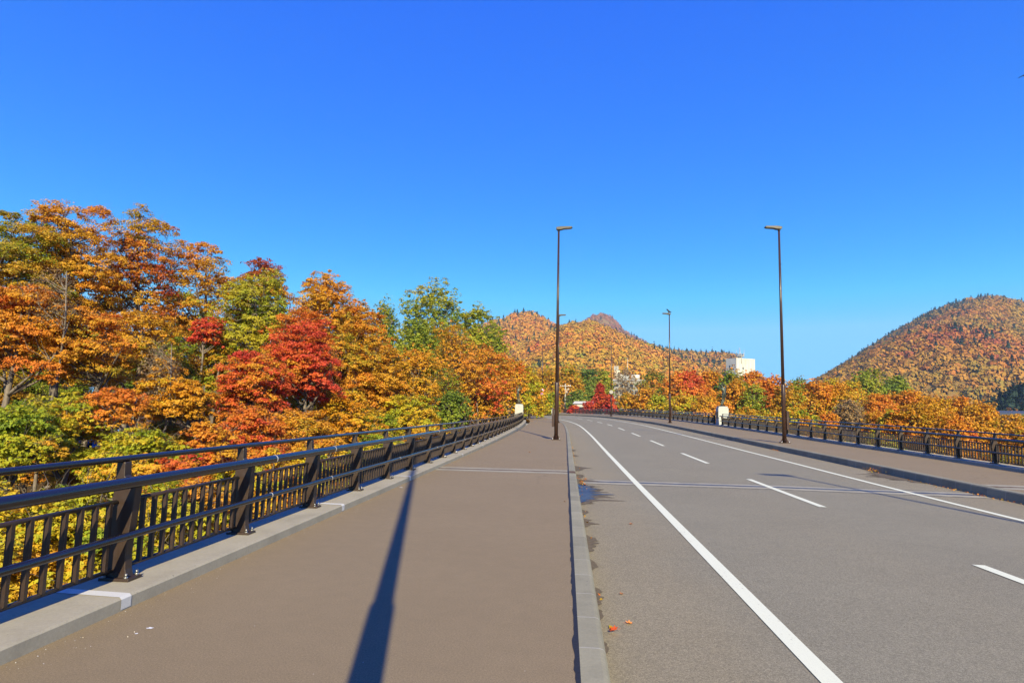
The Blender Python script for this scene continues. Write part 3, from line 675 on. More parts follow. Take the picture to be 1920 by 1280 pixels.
RIGHT = [
 ('large flame-orange tree behind the crow lamp', 'fire', 1283, 692, 765, 44, 140, 'round', 1.1, .0),
 ('orange tree right of the flame-orange one under the white tower', 'orange', 1330, 690, 775, 26, 150, 'round', .9, .0),
 ('low olive tree behind the railing right of the crow lamp', 'lime', 1285, 742, 795, 34, 112, 'round', 1.0, .15),
 ('low amber tree left of the right statue', 'amber', 1325, 742, 798, 26, 105, 'round', 1.0, .25),
 ('olive-green tree with rounded top behind the right statue', 'olive', 1372, 692, 775, 32, 125, 'round', 1.0, -.1),
 ('orange spray-topped tree right beside the right statue', 'amber', 1376, 708, 800, 30, 108, 'round', 1.0, .22),
 ('green leafy tree right of the right statue, below the red row', 'spring', 1412, 722, 800, 26, 104, 'round', .9, .05),
 ('orange-red tree directly right of the white tower foot', 'fire', 1408, 694, 770, 30, 140, 'round', 1.0, -.1),
 ('orange-red tree left of the nearest far-side lamp', 'fire', 1446, 702, 795, 34, 112, 'round', 1.0, -.12),
 ('amber tree behind the shaft of the nearest far-side lamp', 'amber', 1478, 722, 810, 30, 98, 'round', 1.0, .2),
 ('olive tree standing higher right of the nearest far-side lamp', 'olive', 1496, 705, 775, 22, 150, 'round', .8, .15),
 ('orange tree two crowns right of the nearest far-side lamp', 'orange', 1530, 712, 800, 32, 104, 'round', 1.0, -.08),
 ('amber tree below the foot of the right mountain', 'amber', 1572, 716, 800, 30, 104, 'round', 1.0, .15),
 ('buff-coloured tree against the lower left end of the mountain', 'gold', 1560, 706, 760, 20, 165, 'round', .8, -.1),
 ('green poplar, left one of the two in front of the mountain', 'spring', 1624, 694, 765, 34, 175, 'round', 1.0, -.1),
 ('green poplar, right one of the two in front of the mountain', 'spring', 1682, 702, 762, 26, 185, 'round', 1.0, -.1),
 ('yellow-ochre tree in front of the left poplar', 'gold', 1598, 712, 775, 22, 150, 'round', .9, -.05),
 ('orange-red tree under the green poplars', 'orange', 1650, 736, 800, 32, 100, 'round', 1.0, .1),
 ('flame-topped tree right of the green poplars', 'fire', 1702, 729, 795, 36, 108, 'round', 1.0, -.15),
 ('yellow-orange tree right of the flame-topped one', 'gold', 1746, 742, 810, 34, 102, 'round', 1.0, .1),
 ('orange tree on the falling treeline toward the right edge', 'orange', 1792, 744, 815, 34, 110, 'round', 1.0, -.1),
 ('orange tree next to last on the treeline at the right edge', 'amber', 1842, 756, 830, 36, 104, 'round', 1.0, .22),
 ('amber tree closing the treeline at the right edge', 'amber', 1900, 782, 850, 36, 92, 'round', 1.0, .2),
 ('brownish leafless tree behind the far railing', 'grey', 1592, 748, 815, 28, 80, 'sparse', 1.3, .1),
 ('small orange-red shrub left of the leafless tree', 'fire', 1554, 772, 815, 20, 74, 'round', 1.1, -.15),
 ('olive-yellow tree low behind the far railing by the lamp', 'lime', 1500, 765, 850, 34, 72, 'round', 1.0, .3),
 ('golden shrub behind the railing right of the nearest far-side lamp', 'gold', 1508, 778, 850, 18, 64, 'round', 1.0, .1),
 ('olive amber tree low behind the railing right of the right pedestal', 'amber', 1400, 764, 830, 34, 88, 'round', 1.0, .0),
 ('yellow-olive tree low behind the railing left of the near far-side lamp', 'lime', 1448, 768, 840, 32, 80, 'round', 1.0, .3),
 ('amber tree standing right of the leafless tree', 'amber', 1648, 768, 850, 34, 76, 'round', 1.0, .12),
 ('gold and green tree behind the middle of the far railing', 'yellow', 1682, 762, 855, 36, 70, 'maple', 1.0, .25),
 ('amber round tree with dark hollow behind the far railing', 'amber', 1736, 758, 860, 40, 68, 'round', 1.0, .1),
 ('orange-red dome standing out behind the far railing', 'fire', 1792, 776, 850, 34, 62, 'round', 1.0, -.18),
 ('olive amber tree between the orange dome and the right edge', 'amber', 1845, 780, 870, 36, 66, 'round', 1.0, .1),
 ('orange tree at the right edge just over the top rail', 'orange', 1905, 800, 890, 38, 60, 'round', 1.0, -.1),
 ('yellow-green tree seen through the far balusters, middle bays', 'lime', 1655, 812, 900, 44, 54, 'round', 1.0, .2),
 ('russet tree seen through the far balusters near the right edge', 'russet', 1790, 830, 940, 56, 48, 'round', 1.0, .0),
 ('amber tree seen through the last bays of the far railing', 'amber', 1900, 850, 960, 60, 46, 'round', 1.0, .0),
 ('olive tree seen through the far balusters by the nearest lamp', 'amber', 1545, 806, 890, 44, 58, 'round', 1.0, -.1),
 ('amber tree cut by the right edge above the railing', 'orange', 1965, 810, 910, 50, 58, 'round', 1.0, .0),
]
for tab, g in ((LEFT, GL), (CENTRE, GC), (RIGHT, GR)):
    for lb, pal, px, yt, yb, hw, D, st, de, tb in tab:
        tree(lb, pal, px, yt, yb, hw, D, st, de, g, {'poplar': 'poplar_tree', 'sparse': 'thin_tree'}.get(st, 'maple_tree'), 'tree', tb)
print('leaf faces', stats)
# ------------------------------------------------------------------ terrain out to the horizon
def axis_pts(a, b, st, far, k=1.18):
    v = list(np.arange(a, b+.1, st)); s = st; x = b
    while x < far: s *= k; x += s; v.append(x)
    s = st; x = a
    while x > -far: s *= k; x -= s; v.insert(0, x)
    return np.array(v)
gx = axis_pts(-90, 130, 3.0, 7000); gy = axis_pts(-40, 230, 3.0, 7000)
GX, GY = np.meshgrid(gx, gy); GZ = terrain_z(GX, GY)
GZ = np.where((np.abs(GX) > 600) | (np.abs(GY) > 600), -9.0, GZ)
n1, n2 = GX.shape; vs = np.stack([GX, GY, GZ], -1).reshape(-1, 3)
ii = (np.arange(n1-1)[:, None]*n2+np.arange(n2-1)[None]).ravel()
me = bpy.data.meshes.new('terrain'); me.from_pydata(vs.tolist(), [], np.stack([ii, ii+1, ii+n2+1, ii+n2], 1).tolist()); me.polygons.foreach_set('use_smooth', [True]*len(me.polygons))
tag(link('terrain', me, GROUND), 'leaf-covered ground of the gorge and banks', 'ground', kind='structure')
# ------------------------------------------------------------------ hills with their forest
def hill(name, label, flabel, sil, D0, D1, zf, spacing, csz, pal, nq=44, bulge=.55, rough=.10, back=400, conif=.12, seed=1, ridge_conif=.35, dim=1.0):
    """sil: ridge line as photo pixels; D0 foot distance, D1 ridge distance (a number or a list along sil)."""
    global rng
    rng = np.random.default_rng(seed)
    sil = np.array(sil, float); px = np.linspace(sil[0, 0], sil[-1, 0], 90); py = np.interp(px, sil[:, 0], sil[:, 1])
    D1s = np.interp(px, sil[:, 0], D1) if hasattr(D1, '__len__') else np.full(90, float(D1))
    vn1, vn2 = VN(.006, 12), VN(.02, 12)
    nv = 46; v = np.linspace(0, 1, nv)
    grid = np.zeros((nv+3, 90, 3))
    for i in range(90):
        top = at(px[i], py[i], D1s[i]); d = top-[0, 0, EYE]; d = d/d[1]
        zt = max(top[2]-csz*.55, zf+1)
        for j in range(nv):
            D = D0+(D1s[i]-D0)*v[j]; p = d*D; g = v[j]**(1/(1+bulge))
            z = zf+(zt-zf)*g
            q = np.array([[p[0], p[1], 0]]); env = max(0, math.sin(math.pi*min(1, v[j])))**.8
            z += (zt-zf)*rough*env*(vn1(q)[0]+.45*vn2(q)[0])
            grid[j, i] = (p[0], p[1], z)
        for j, (dd, f) in enumerate(((.3, .85), (.7, .45), (1.0, 0.0))):
            p = d*(D1s[i]+back*dd); grid[nv+j, i] = (p[0], p[1], zf+(zt-zf)*f)
    R_, Cn = nv+3, 90
    ii = (np.arange(R_-1)[:, None]*Cn+np.arange(Cn-1)[None]).ravel()
    me = bpy.data.meshes.new(name); me.from_pydata(grid.reshape(-1, 3).tolist(), [], np.stack([ii, ii+1, ii+Cn+1, ii+Cn], 1).tolist())
    me.polygons.foreach_set('use_smooth', [True]*len(me.polygons))
    tag(link('hill', me, HILLM), label, 'hill', kind='structure')
    # crowns scattered by area over the front slope and just over the ridge
    a = grid[:nv+1]
    e1 = np.linalg.norm(a[1:, :-1]-a[:-1, :-1], axis=-1); e2 = np.linalg.norm(a[:-1, 1:]-a[:-1, :-1], axis=-1)
    A = (e1*e2); A[nv-1] *= .25
    n = int(A.sum()/(spacing*spacing)); cell = rng.choice(A.size, n, p=(A/A.sum()).ravel()); j, i = np.unravel_index(cell, A.shape)
    fu, fv = rng.random(n), rng.random(n)*np.where(j == nv-1, .25, 1)
    p = a[j, i]*((1-fu)*(1-fv))[:, None]+a[j, i+1]*(fu*(1-fv))[:, None]+a[j+1, i]*((1-fu)*fv)[:, None]+a[j+1, i+1]*(fu*fv)[:, None]
    nz = VN(.012, 14)(p); nz2 = VN(.03, 14)(p); vv = (j+fv)/nv
    pc = conif*np.clip(.35+2.6*nz2, .15, 4)+ridge_conif*np.clip((vv-.86)/.14, 0, 1)
    con = rng.random(n) < pc
    t = np.clip(.52+.33*nz+.12*rng.normal(size=n), 0, 1)
    stops = np.array([s for s, _ in pal]); pcs = np.array([c for _, c in pal])
    col = np.stack([np.interp(t, stops, pcs[:, k]) for k in range(3)], 1)*(.92+.16*rng.random((n, 1)))*dim
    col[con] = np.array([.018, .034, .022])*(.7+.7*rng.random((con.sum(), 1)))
    r = csz*.5*(.7+.65*rng.random(n)); h = r*(.95+.35*rng.random(n)); r[con] *= .5; h[con] = r[con]*3.8
    nq = int(nq*1.9)
    d = unit(rng.normal(size=(n, nq, 3))); d[..., 2] = np.abs(d[..., 2])-.12
    loc = d*(1+.13*rng.normal(size=(n, nq, 1)))
    loc[con, :, :2] *= (1.05-np.clip(loc[con][..., 2:3], 0, 1))*1.1
    pos = p[:, None, :]+loc*np.stack([r, r, h], 1)[:, None, :]
    nr = unit(d*[1, 1, .8]+.16*rng.normal(size=d.shape)+[0, 0, .1])
    V = leaves(pos.reshape(-1, 3), nr.reshape(-1, 3), np.repeat((r*np.where(con, .7, .44))[:, None], nq, 1).ravel(), False, .85)
    cc = np.repeat(col, nq, 0)*(.94+.12*rng.random((n*nq, 1)))
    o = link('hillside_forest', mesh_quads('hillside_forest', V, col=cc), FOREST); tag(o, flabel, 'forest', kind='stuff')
    print(name, 'crowns', n)
AUT = [(0, (.10, .14, .02)), (.2, (.20, .20, .02)), (.42, (.38, .235, .022)), (.68, (.50, .21, .022)), (.9, (.50, .14, .024)), (1, (.40, .05, .03))]
AUT2 = [(0, (.10, .11, .025)), (.22, (.19, .15, .022)), (.5, (.37, .195, .022)), (.75, (.39, .14, .022)), (1, (.28, .06, .028))]
RED = [(0, (.13, .10, .045)), (.4, (.25, .12, .05)), (.8, (.28, .10, .05)), (1, (.2, .08, .05))]
hill('hill_front', 'broad autumn hill behind the far end of the bridge', 'mixed orange and olive woods covering the middle hill', [(905, 690), (950, 655), (1000, 632), (1045, 612), (1075, 603), (1105, 600), (1130, 608), (1160, 624), (1200, 641), (1240, 654), (1275, 668), (1310, 682), (1350, 700), (1420, 730)], 420, 1000, -6, 7.4, 11.5, AUT, 44, .35, .13, conif=.02, seed=11, ridge_conif=.07, dim=.88)
hill('hill_knob', 'round wooded knob left of the middle hill', 'orange woods with dark firs on the round knob', [(820, 650), (880, 622), (925, 598), (950, 592), (966, 584), (985, 582), (1003, 584), (1015, 593), (1030, 600), (1060, 620), (1110, 660)], 700, 1300, -6, 8.8, 13, AUT, 34, .3, .13, conif=.14, seed=12, ridge_conif=.14, dim=.88)
hill('hill_peak', 'distant pointed peak behind the middle hill', 'reddish bare woods on the distant peak', [(1040, 640), (1075, 608), (1098, 600), (1112, 589), (1130, 584), (1146, 592), (1158, 602), (1166, 616), (1200, 634), (1235, 650), (1280, 668)], 1500, 2300, -6, 13, 15, RED, 26, .3, .12, conif=.10, seed=13, ridge_conif=.05)
hill('hill_spur', 'low wooded spur running right behind the middle hill', 'autumn woods and firs on the low spur', [(1150, 640), (1200, 636), (1240, 652), (1262, 654), (1290, 656), (1325, 660), (1355, 658), (1372, 660), (1390, 674), (1430, 710), (1460, 735)], 700, 1350, -6, 9, 13, AUT2, 30, .35, .09, conif=.22, seed=14, ridge_conif=.08)
hill('hill_mountain', 'large wooded mountain rising at the right', 'rust and amber woods covering the right mountain', [(1490, 745), (1535, 712), (1560, 698), (1600, 676), (1640, 650), (1680, 624), (1715, 602), (1750, 582), (1785, 568), (1820, 558), (1850, 554), (1880, 555), (1910, 562), (1960, 580), (2060, 620)], 620, 1500, -8, 8.8, 13, AUT2, 36, .45, .19, conif=.13, seed=15, ridge_conif=.06, dim=.84)
hill('hill_ridge', 'fir ridge coming in at the right edge, its shade given by dark firs', 'firs with a few amber crowns on the ridge at the right edge, darkened for its shade', [(1825, 778), (1850, 762), (1875, 744), (1900, 731), (1925, 718), (1990, 680), (2120, 610)], 330, 430, -9, 5.0, 7.5, AUT2, 40, .3, .08, back=250, conif=3.0, seed=16, dim=.75)  # slope's shade is put into the colour: nearly all dark firs, other crowns dimmed
rng = np.random.default_rng(99)
# ------------------------------------------------------------------ bronze statues on pedestals
BRONZE = mat_plain('weathered_bronze', (.045, .055, .045), .45, metal=.35, var=.35, vs=4)
def pedestal(t, o, label, ph=1.9):
    b = P(o, t, -.05); hd, rt = heading(t); rz = math.atan2(hd[1], hd[0])-math.pi/2
    r = empty('stone_pedestal', b, rz); tag(r, label, 'pedestal')
    MB().box((0, 0, ph/2), (.92, .92, ph)).build('body', STONE, r, bevel=.03); MB().box((0, 0, ph+.065), (.80, .80, .13)).build('cap', STONE, r, bevel=.02)
    MB().box((-.475 if o > 0 else .475, -.1, 1.0), (.04, .5, .6)).build('plaque', BRONZE, r, bevel=.01)
    return b+np.array([0, 0, ph+.13]), rz
def statue(loc, rz, mir, label, lean):
    J = {'hip': (0, 0, 1.0), 'waist': (-.03, .02, 1.15), 'chest': (-.02, -.02, 1.36), 'neck': (.0, -.01, 1.53), 'head': (.04, .03, 1.66), 'crown': (.05, .05, 1.78),
         'hl': (-.09, 0, .95), 'kl': (-.10, .09, .52), 'al': (-.06, -.02, .09), 'fl': (-.05, .13, .03), 'hr': (.09, 0, .95), 'kr': (.05, .02, .52), 'ar': (.04, -.08, .09), 'fr': (.08, .07, .03),
         'sl': (-.17, 0, 1.45), 'el': (-.30, .12, 1.66), 'wl': (-.12, .14, 1.84), 'gl': (.0, .12, 1.88), 'sr': (.16, 0, 1.45), 'er': (.33, .08, 1.50), 'wr': (.20, .16, 1.68), 'gr': (.11, .15, 1.74)}
    Rr = {'hip': .135, 'waist': .105, 'chest': .135, 'neck': .055, 'head': .085, 'crown': .07, 'hl': .095, 'kl': .062, 'al': .042, 'fl': .035, 'hr': .095, 'kr': .062, 'ar': .042, 'fr': .035, 'sl': .06, 'el': .045, 'wl': .032, 'gl': .03, 'sr': .06, 'er': .045, 'wr': .032, 'gr': .03}
    E_ = [('hip', 'waist'), ('waist', 'chest'), ('chest', 'neck'), ('neck', 'head'), ('head', 'crown'), ('hip', 'hl'), ('hl', 'kl'), ('kl', 'al'), ('al', 'fl'), ('hip', 'hr'), ('hr', 'kr'), ('kr', 'ar'), ('ar', 'fr'), ('chest', 'sl'), ('sl', 'el'), ('el', 'wl'), ('wl', 'gl'), ('chest', 'sr'), ('sr', 'er'), ('er', 'wr'), ('wr', 'gr')]
    ks = list(J); ix = {k: i for i, k in enumerate(ks)}
    me = bpy.data.meshes.new('bronze_statue')
    def bend(p): x, y, z = p; return (mir*(x+lean*(math.sin(z/1.85*math.pi)*-.22+.10*(1-z/1.85))), y, z)
    me.from_pydata([bend(J[k]) for k in ks], [(ix[a], ix[b]) for a, b in E_], [])
    o = link('bronze_statue', me, BRONZE); o.location = loc; o.rotation_euler = (0, 0, rz); o.scale = (1.1, 1.1, 1.1)
    sk = o.modifiers.new('Skin', 'SKIN'); sk.use_smooth_shade = True
    for k, sv in zip(ks, me.skin_vertices[0].data): sv.radius = (Rr[k], Rr[k]); sv.use_root = (k == 'hip')
    o.modifiers.new('Subdivision', 'SUBSURF').levels = 2; o.modifiers['Subdivision'].render_levels = 2
    dg = bpy.context.evaluated_depsgraph_get(); m2 = bpy.data.meshes.new_from_object(o.evaluated_get(dg)); o.modifiers.clear(); o.data = m2
    bm = bmesh.new(); bm.from_mesh(m2)                     # a low bronze foot under the feet
    g = bmesh.ops.create_cone(bm, cap_ends=True, segments=20, radius1=.30, radius2=.26, depth=.06); bmesh.ops.translate(bm, verts=g['verts'], vec=(0, .02, .0)); bm.to_mesh(m2); bm.free()
    if not m2.materials: m2.materials.append(BRONZE)
    tag(o, label, 'statue'); return o
for t, o, mir, lb, sb in ((70.3, -4.5, 1, 'left pale stone pedestal standing at the end of the near railing', 'slender bronze figure with raised arms on the left pedestal'), (58.2, 14.45, -1, 'right pale stone pedestal standing in the line of the far railing', 'slender curved bronze figure with raised arms on the right pedestal')):
    l, rz = pedestal(t, o, lb, 1.9 if o < 0 else 1.66); statue(l+np.array([0, 0, .03]), rz+(math.pi*.0), mir, sb, 1.0)
# ------------------------------------------------------------------ buildings
WHITE = mat_plain('white_render', (.55, .53, .47), .8, var=.08, vs=.4); WHITE2 = mat_plain('streaked_white_concrete', (.50, .485, .43), .85, var=.14, vs=.25)
GREYC = mat_plain('grey_concrete', (.29, .275, .24), .85, var=.15, vs=.3); DGLASS = mat_plain('dark_glass', (.03, .035, .045), .12, spec=.8); METAL = mat_plain('pale_metal', (.42, .42, .40), .4, metal=.4)
BLUEG = mat_plain('blue_grey_roof', (.06, .075, .11), .8, spec=.2); BROWNW = mat_plain('brown_wall', (.28, .15, .11), .8, vs=.6); CREAM = mat_plain('cream_panel', (.62, .52, .38), .7)
def building(name, p, rz, label, cat='building'):
    r = empty(name, p, rz); tag(r, label, cat); return r
# white tower
D = 350; c = at(1381, 690, D); z0 = -6.0; zt = at(1380, 672, D)[2]; hgt = zt-z0
b = building('tower_building', (c[0], c[1], z0), math.radians(28), 'windowless white tower block with antennas rising above the orange trees')
LX, LY = 13.2, 8.0
MB().box((LX/2, LY/2, hgt/2), (LX, LY, hgt)).build('wall', WHITE2, b)
m = MB()
for x, y, dx, dy in ((LX/2, .15, LX+.3, .34), (LX/2, LY-.15, LX+.3, .34), (.15, LY/2, .34, LY-.4), (LX-.15, LY/2, .34, LY-.4)): m.box((x, y, hgt+.12), (dx, dy, .5))
m.build('parapet', WHITE2, b)
for k in range(1, 6): MB().box((k*LX/6, -.01, hgt/2-.2), (.09, .06, hgt-.8)).build('wall_joint', GREYC, b)
for x, y, dx, dy in ((4.6, -.02, .75, .1), (-.02, 5.2, .1, .8)):
    w_ = MB().box((x, y, hgt-5.2 if dx > dy else hgt-4.2), (dx, dy, 1.2)).build('window', DGLASS, b)
    MB().box((x, y-(.02 if dx > dy else 0), hgt-4.5 if dx > dy else hgt-3.5), (dx+.2 if dx > dy else .14, dy+.06 if dx > dy else dy+.2, .14)).build('lintel', GREYC, w_)
MB().tube([(6.4, 4, hgt), (6.4, 4, hgt+1.6)], 1.1, 12).tube([(6.4, 4, hgt+1.6), (6.4, 4, hgt+1.9)], [2.1, 2.3], 14).build('roof_turret', WHITE2, b)
m = MB()
for a in range(6): m.box((6.4+1.7*math.cos(a*1.05), 4+1.7*math.sin(a*1.05), hgt+2.6), (.55, .55, 1.4))
m.build('dish_housing', METAL, b)
for x, y, h_ in ((.3, .3, 4.8), (3.3, 1.2, 6.2), (3.8, 1.0, 5.4), (3.0, .8, 5.0), (8.4, 3.0, 5.5)):
    MB().cyl((x, y, hgt+.2), .09 if h_ < 6 else .14, h_, 6).build('antenna', METAL, b)
MB().tube([(3.4, -.12, hgt-2.6), (3.4, -.12, hgt+3)], .14, 6).build('antenna_mast', GREYC, b)
# grey hotel block with roof plant
D = 300; c = at(1150, 760, D); zt = at(1180, 714, D)[2]; z0 = -5.0; h_ = zt-z0
b = building('hotel_building', (c[0], c[1], z0), math.radians(-6), 'grey concrete block half hidden by bare trees, white tanks on its roof')
BW = 17.0
MB().box((BW/2, 6, h_/2), (BW, 12, h_)).build('wall', GREYC, b)
MB().box((BW/2, 5.9, h_+.35), (BW+.8, 12.8, .7)).build('roof', mat_plain('grey_roof', (.34, .33, .32), .8), b)
for fl in range(4):
    for k in range(7):
        w_ = MB().box((1.6+k*2.3, -.03, h_-2.2-fl*3.1), (1.5, .12, 1.5)).build('window', DGLASS, b)
        MB().box((1.6+k*2.3, -.08, h_-3.0-fl*3.1), (1.7, .2, .12)).build('sill', WHITE, w_)
MB().box((3.2, 5, h_+1.9), (4.6, 4, 2.5)).build('roof_house', WHITE, b); MB().box((1.9, 4, h_+3.1), (2.2, 2, 4.0)).build('lift_house', CREAM, b)
MB().box((6.5, 3.5, h_+1.8), (1.8, 2, 2.2)).build('water_tank', METAL, b)
MB().tube([(8.4, 3, h_+2.0), (12.2, 3, h_+2.0)], 1.15, 14).build('water_tank', WHITE, b)
m = MB()
for x in (.4, 1.0, 1.6, 2.1): m.cyl((x, 3, h_+.7), .08, 6.6, 6); m.box((x, 2.9, h_+6.2), (.32, .2, 1.9))
m.box((1.2, 3, h_+5.6), (2.2, .1, .1)).box((1.2, 3, h_+6.9), (2.2, .1, .1)); m.build('antenna_frame', METAL, b)
MB().cyl((6.6, 3, h_+.7), .10, 10.5, 6).build('antenna_mast', METAL, b)
# small white house behind the scarlet maples
D = 158; c = at(1076, 785, D)
b = building('white_house', (c[0], c[1], -.4), math.radians(-12), 'small white house behind the scarlet maples at the bend')
MB().box((3.4, 2.5, 1.9), (6.8, 5, 3.8)).build('wall', WHITE, b)
m = MB(); m.prism([(-.4, 0), (5.4, 0), (2.5, .7)], (0, 1, 0), (0, 0, 1), (1, 0, 0), (3.4, 0, 3.8), 7.4); m.build('roof', WHITE2, b)
for k in range(2):
    w_ = MB().box((1.7+k*3.2, -.03, 2.4), (1.5, .1, 1.3)).build('window', DGLASS, b); MB().box((1.7+k*3.2, -.06, 1.7), (1.7, .16, .1)).build('sill', METAL, w_)
# blue-grey shed at the right edge
D = 150; c = at(1880, 790, D)
b = building('shed_building', (c[0], c[1], c[2]-3.0), math.radians(-18), 'long blue-grey building just visible at the right edge over the crowns')
MB().box((8, 5, 2.2), (16, 10, 4.4)).build('wall', mat_plain('blue_grey_wall', (.12, .14, .19), .7), b)
m = MB(); m.prism([(-.5, 0), (10.5, 0), (10.5, .5), (5, 1.1), (-.5, .5)], (0, 1, 0), (0, 0, 1), (1, 0, 0), (8, 0, 4.4), 17); m.build('roof', BLUEG, b)
for k in range(4): MB().box((2.2+k*3.8, -.03, 2.6), (2.2, .1, 1.1)).build('window', DGLASS, b)
# brown lodge behind the left trees
c = at(20, 800, 44)
b = building('lodge_building', (c[0]-7, c[1], -3.2), math.radians(6), 'brown house wall glimpsed between the trunks at the left edge')
MB().box((4, 3, 4), (8, 6, 8)).build('wall', BROWNW, b)
m = MB(); m.prism([(-.6, 0), (6.6, 0), (3, 2.2)], (0, 1, 0), (0, 0, 1), (1, 0, 0), (4, 0, 8.0), 9); m.build('roof', BLUEG, b)
for k in range(2):
    for f_ in range(2):
        w_ = MB().box((2+k*3.6, -.03, 2.2+f_*3), (1.4, .1, 1.5)).build('window', DGLASS, b); MB().box((2+k*3.6, -.07, 1.38+f_*3), (1.6, .16, .1)).build('sill', METAL, w_)
# ------------------------------------------------------------------ parked cars behind the trunks
TYRE = mat_plain('tyre', (.015, .015, .015), .8)
def carpaint(n, col): return mat_plain('car_paint_'+n, col, .25, coat=.6, var=.04)
def car(p, rz, paint, label, van=False):
    r = empty('parked_van' if van else 'parked_car', p, rz); tag(r, label, 'van' if van else 'car', 'cars parked behind the trees')
    if van: prof = [(-2.1, .35), (2.1, .35), (2.15, .85), (1.75, 1.05), (1.25, 1.9), (-2.0, 1.95), (-2.15, 1.2)]; gp = [(1.55, 1.12), (1.15, 1.78), (-1.9, 1.8), (-1.9, 1.12)]
    else: prof = [(-2.1, .35), (2.1, .35), (2.15, .7), (1.9, .86), (1.0, .98), (.35, 1.42), (-1.0, 1.46), (-1.7, 1.02), (-2.1, .95)]; gp = [(.9, 1.0), (.32, 1.36), (-.95, 1.39), (-1.5, 1.02)]
    b = MB(); b.prism(prof, (1, 0, 0), (0, 0, 1), (0, 1, 0), (0, 0, 0), 1.66); b.build('body', paint, r, bevel=.06)
    MB().prism(gp, (1, 0, 0), (0, 0, 1), (0, 1, 0), (0, 0, 0), 1.69).build('side_windows', DGLASS, r).name = 'window_band'
    for x in (-1.3, 1.3):
        for y in (-.76, .76):
            w_ = MB().tube([(x, y-.1, .32), (x, y+.1, .32)], .32, 16).build('wheel', TYRE, r); MB().tube([(x, y-.11, .32), (x, y+.11, .32)], .18, 12).build('rim', METAL, w_)
    for y in (-.6, .6): MB().box((2.1 if not van else 2.12, y, .72), (.1, .32, .14)).build('headlight', LENS, r)
    return r
cps = [carpaint('white', (.75, .75, .75)), carpaint('navy', (.02, .03, .10)), carpaint('silver', (.45, .47, .5)), carpaint('pearl', (.7, .7, .68)), carpaint('black', (.015, .015, .02))]
for k, (px, py, D, pi_, van, lb) in enumerate(((150, 812, 42, 4, False, 'black car parked at the left of the row seen between the trunks'), (205, 812, 43, 1, False, 'navy blue car parked in the row between the trunks'), (232, 812, 43.5, 2, True, 'silver van parked in the middle of the row between the trunks'), (258, 812, 44, 0, False, 'white car parked fourth in the row between the trunks'), (300, 811, 44.5, 3, True, 'white van parked at the right end of the row by the forked trunk'))):
    p = at(px, py, D); z_ = float(terrain_z(p[0], p[1])); p = at(px, py, D)
    car((p[0], p[1], z_+.02), math.radians(-70+6*k), cps[pi_], lb, van)
# ------------------------------------------------------------------ road signs, utility pole, small roadside things
SIGNR = mat_plain('sign_red', (.55, .05, .07), .4, var=.03); SIGNB = mat_plain('sign_blue', (.05, .12, .55), .4, var=.03); SIGNW = mat_plain('sign_white', (.78, .76, .78), .45, var=.03)
def disc(t, o, z, label, kind):
    b = P(o, t, z); hd, rt = heading(t); rz = math.atan2(hd[1], hd[0])-math.pi/2
    r = empty('round_sign', b, rz); tag(r, label, 'sign')
    y = -.12
    MB().tube([(0, y, 0), (0, y+.02, 0)], .31, 28).build('sign_plate', SIGNR, r)
    MB().tube([(0, y-.004, 0), (0, y+.01, 0)], .205, 28).build('sign_face', SIGNW if kind == 'limit' else SIGNB, r)
    if kind == 'nopark': MB().box((0, y-.003, 0), (.07, .01, .5), M=Matrix.Translation((0, y-.003, 0)) @ Matrix.Rotation(math.radians(-45), 4, 'Y') @ Matrix.Translation((0, -y+.003, 0))).build('sign_bar', SIGNR, r)
    else:
        m = MB()
        for x in (-.09, .09): m.box((x, y-.006, 0), (.035, .006, .22))
        m.box((.05, y-.006, .1), (.05, .006, .035)).box((.05, y-.006, -.1), (.05, .006, .035)).box((-.05, y-.006, .02), (.05, .006, .035)); m.build('sign_mark', SIGNB, r)
    MB().box((0, y+.06, 0), (.16, .1, .08)).build('bracket', ZINC, r)
disc(98.5, -.47, 4.28, 'upper round sign, white with a red ring, on the distant lamp', 'limit')
disc(98.5, -.47, 3.64, 'lower round no-parking sign, blue with red ring and bar, on the distant lamp', 'nopark')
b = P(11.0, 100.5, 3.9); r = empty('sign_back', b, 0); tag(r, 'pale back of a round sign on the lamp by the crimson maples', 'sign')
r.name = 'round_sign'
MB().tube([(0, -.16, 0), (0, -.14, 0)], .31, 24).build('sign_plate', GREYC, r); MB().box((0, -.1, 0), (.3, .1, .06)).build('bracket', ZINC, r)
CONC = mat_concrete('pole_concrete', (.33, .31, .26), .12, pits=False)
D = 170; c = at(1059.5, 781, D); zt = at(1059.5, 719, D)[2]
r = empty('utility_pole', (c[0], c[1], -.3)); tag(r, 'pale concrete utility pole with two crossarms right of the nearest lamp', 'utility pole')
MB().tube([(0, 0, 0), (0, 0, zt+.3)], [.22, .15], 12).build('pole', CONC, r)
for z in (zt-.35, zt-1.3):
    a_ = MB().box((0, -.2, z), (3.0 if z > zt-1 else 2.0, .1, .12)).build('crossarm', METAL, r); m = MB()
    for x in (-1.3, -.8, .8, 1.3): 
        if abs(x) < (1.5 if z > zt-1 else 1.0): m.cyl((x, -.2, z+.06), .06, .28, 8)
    m.build('insulators', SIGNW, a_).name = 'insulator_set'
MB().cyl((.35, -.1, zt-2.4), .24, .7, 12).build('transformer', METAL, r)
D = 112; c = at(1014.3, 783, D)
r = empty('marker_post', (c[0], c[1], P(-3, 110)[2]-.1)); tag(r, 'thin white marker post right of the lamp with two signs', 'post')
MB().cyl((0, 0, 0), .05, 1.7, 10).build('pole', SIGNW, r); MB().cyl((0, 0, 1.35), .055, .2, 10).build('band', METAL, r)
D = 100; c = at(1037, 782, D)
r = empty('roadside_banner', (c[0], c[1], P(-1, 98)[2])); tag(r, 'small white and red banner stand beside the nearest lamp at the far bend', 'banner')
